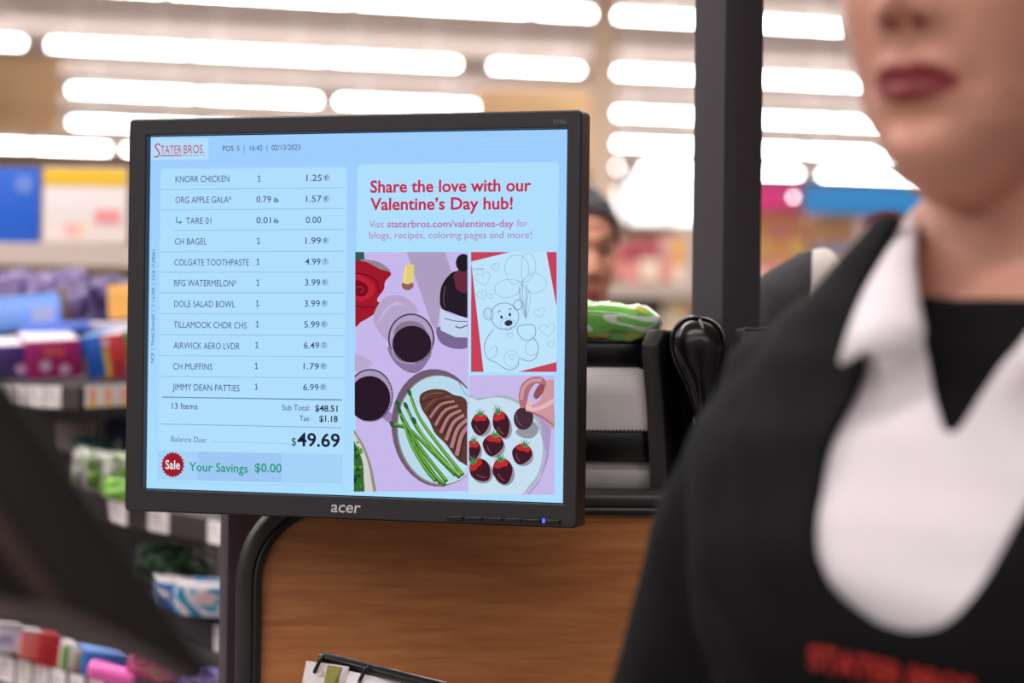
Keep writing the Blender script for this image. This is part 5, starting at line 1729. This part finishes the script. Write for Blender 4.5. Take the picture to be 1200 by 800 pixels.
# collar: two turned down leaves
def CL(px, py, d): return CAI @ P(px, py, d)
def leaf(name, top, out, label):
    bm = bmesh.new()
    a = catmull(top, 6); b_ = catmull(out, 6)
    rows = []
    for k in range(9):
        t = k / 8
        rows.append([p * (1 - t) + q * t + Vector((0, -.010, .002)) * (4 * t * (1 - t)) for p, q in zip(a, b_)])
    loft(bm, rows, cap=False, closed=False)
    bmesh.ops.recalc_face_normals(bm, faces=bm.faces[:])
    o = thicken(obj(name, bm, SHIRT, CA, 70), .0025); o['label'] = label
    return o
topl = [CL(1080, 246, 1.30), CL(1074, 290, 1.245), CL(1076, 340, 1.215), CL(1084, 384, 1.19)]
outl_ = [CL(1068, 256, 1.30), CL(1020, 326, 1.262), CL(998, 374, 1.225), CL(983, 424, 1.19)]
leaf('collar', topl, outl_, 'white collar leaf turned out over the black top')
mir = lambda p: Vector((-p.x, p.y, p.z - .012))
leaf('collar', [mir(p) for p in topl], [mir(p) for p in outl_], 'white collar leaf on the far side')
# lower lapel point of the left leaf
bm = bmesh.new()
tri = [CL(1084, 384, 1.185), CL(1083, 398, 1.183), CL(1060, 410, 1.18), CL(1036, 418, 1.18), CL(1018, 408, 1.181), CL(985, 426, 1.183), CL(998, 380, 1.19), CL(1040, 372, 1.185)]
bm.faces.new([bm.verts.new(p) for p in tri]); bmesh.ops.triangulate(bm, faces=bm.faces[:]); bmesh.ops.recalc_face_normals(bm, faces=bm.faces[:])
thicken(obj('lapel', bm, SHIRT, CA, 70), .002)['label'] = 'white lapel point below the collar'
# fine chain at the side of the neck
bm = bmesh.new()
tube(bm, [(.0575 * math.cos(a) , .012 + .0575 * math.sin(a), 1.352 + .016 * math.sin(a)) for a in (2 * math.pi * k / 40 for k in range(41))], .0009, 6)
obj('necklace', bm, mat('gold_chain', (200, 160, 96), .25, .9), CA)['label'] = 'fine gold chain'
# red embroidery laid on the cloth
dg = bpy.context.evaluated_depsgraph_get()
tv = [v.co.copy() for v in TOPME.vertices]; tf = [tuple(p.vertices) for p in TOPME.polygons]
bvh = BVHTree.FromPolygons(tv, tf)
v2, f2, asp = text_norm('STATER BROS.', .03)
bm = bmesh.new()
cl_ = CAI @ CAM
vs = []
for a_, c_ in v2:
    px_, py_ = 948 + a_ * 200, 781 + a_ * 42 - c_ * 24
    dr = (CAI.to_3x3() @ (P(px_, py_, 1) - CAM)).normalized()
    hit, nn, ii, dd = bvh.ray_cast(cl_, dr)
    if hit is None: hit = cl_ + dr * 1.2; nn = -dr
    vs.append(bm.verts.new(hit - dr * .0016))
for q in f2:
    try: bm.faces.new([vs[k] for k in q])
    except ValueError: pass
bmesh.ops.recalc_face_normals(bm, faces=bm.faces[:])
emb = obj('embroidery', bm, mat('red_thread', (186, 44, 34), .8), CA, smooth=0)
emb['label'] = 'red embroidered lettering across the chest'

# ---- two shoppers in the background
def dress(t, HM, m, vox, spread, broad=0.0):
    bm = bmesh.new(); torso_bm(bm, .012, .86, 1.375)
    for s in (-1, 1):
        p, r = arm_pts(s, spread, broad); tube(bm, p[:-1], [q + .010 for q in r[:-1]], 18)
    me = remesh(bm, vox, smooth=3)
    bmv = bmesh.new(); bmv.from_mesh(me); bmv.normal_update()
    for v in bmv.verts:
        q = v.co; v.co += v.normal * .005 * noise.noise(Vector((q.x * 14, q.y * 10, q.z * 8)))
    bmv.to_mesh(me); bmv.free()
    cut(me, lambda c, n: c.z < 1.355 + c.y * .2)
    o = obj_me('sweater', me, m, t, 180); thicken(o, .004)
    return o
s1x = P(662, 400, 3.8)
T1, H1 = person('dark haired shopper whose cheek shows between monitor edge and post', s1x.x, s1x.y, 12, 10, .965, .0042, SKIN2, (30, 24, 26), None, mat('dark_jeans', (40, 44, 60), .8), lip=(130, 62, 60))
dress(T1, H1, mat('grey_brown_sweater', (150, 122, 108), .9, noise_amt=.1, scale=60), .009, 0)
T1['label'] = 'dark haired shopper half hidden behind the right edge of the monitor'
s2x = P(1172, 400, 2.52)
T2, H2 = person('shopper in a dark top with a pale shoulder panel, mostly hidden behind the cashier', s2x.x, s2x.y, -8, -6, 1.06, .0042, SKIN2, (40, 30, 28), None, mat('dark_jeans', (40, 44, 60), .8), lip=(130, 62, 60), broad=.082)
CB = mat('charcoal_and_pale_grey_sweater', (44, 41, 44), .9)
nt = CB.node_tree; b = nt.nodes['Principled BSDF']; tc = nt.nodes.new('ShaderNodeTexCoord'); sp = nt.nodes.new('ShaderNodeSeparateXYZ'); nt.links.new(tc.outputs['Object'], sp.inputs[0])
def mth(op, a, v):
    n = nt.nodes.new('ShaderNodeMath'); n.operation = op
    nt.links.new(a, n.inputs[0])
    if isinstance(v, (int, float)): n.inputs[1].default_value = v
    elif v is not None: nt.links.new(v, n.inputs[1])
    return n.outputs[0]
ax = mth('ABSOLUTE', sp.outputs['X'], None)
msk = mth('MULTIPLY', mth('LESS_THAN', ax, .184), mth('GREATER_THAN', mth('SUBTRACT', sp.outputs['Z'], mth('MULTIPLY', ax, .12)), 1.2))
mx = nt.nodes.new('ShaderNodeMix'); mx.data_type = 'RGBA'; mx.inputs[6].default_value = s2l((44, 41, 44)) + (1,); mx.inputs[7].default_value = s2l((196, 188, 182)) + (1,)
nt.links.new(msk, mx.inputs[0]); nt.links.new(mx.outputs[2], b.inputs['Base Color'])
dress(T2, H2, CB, .008, 0.0, .082)
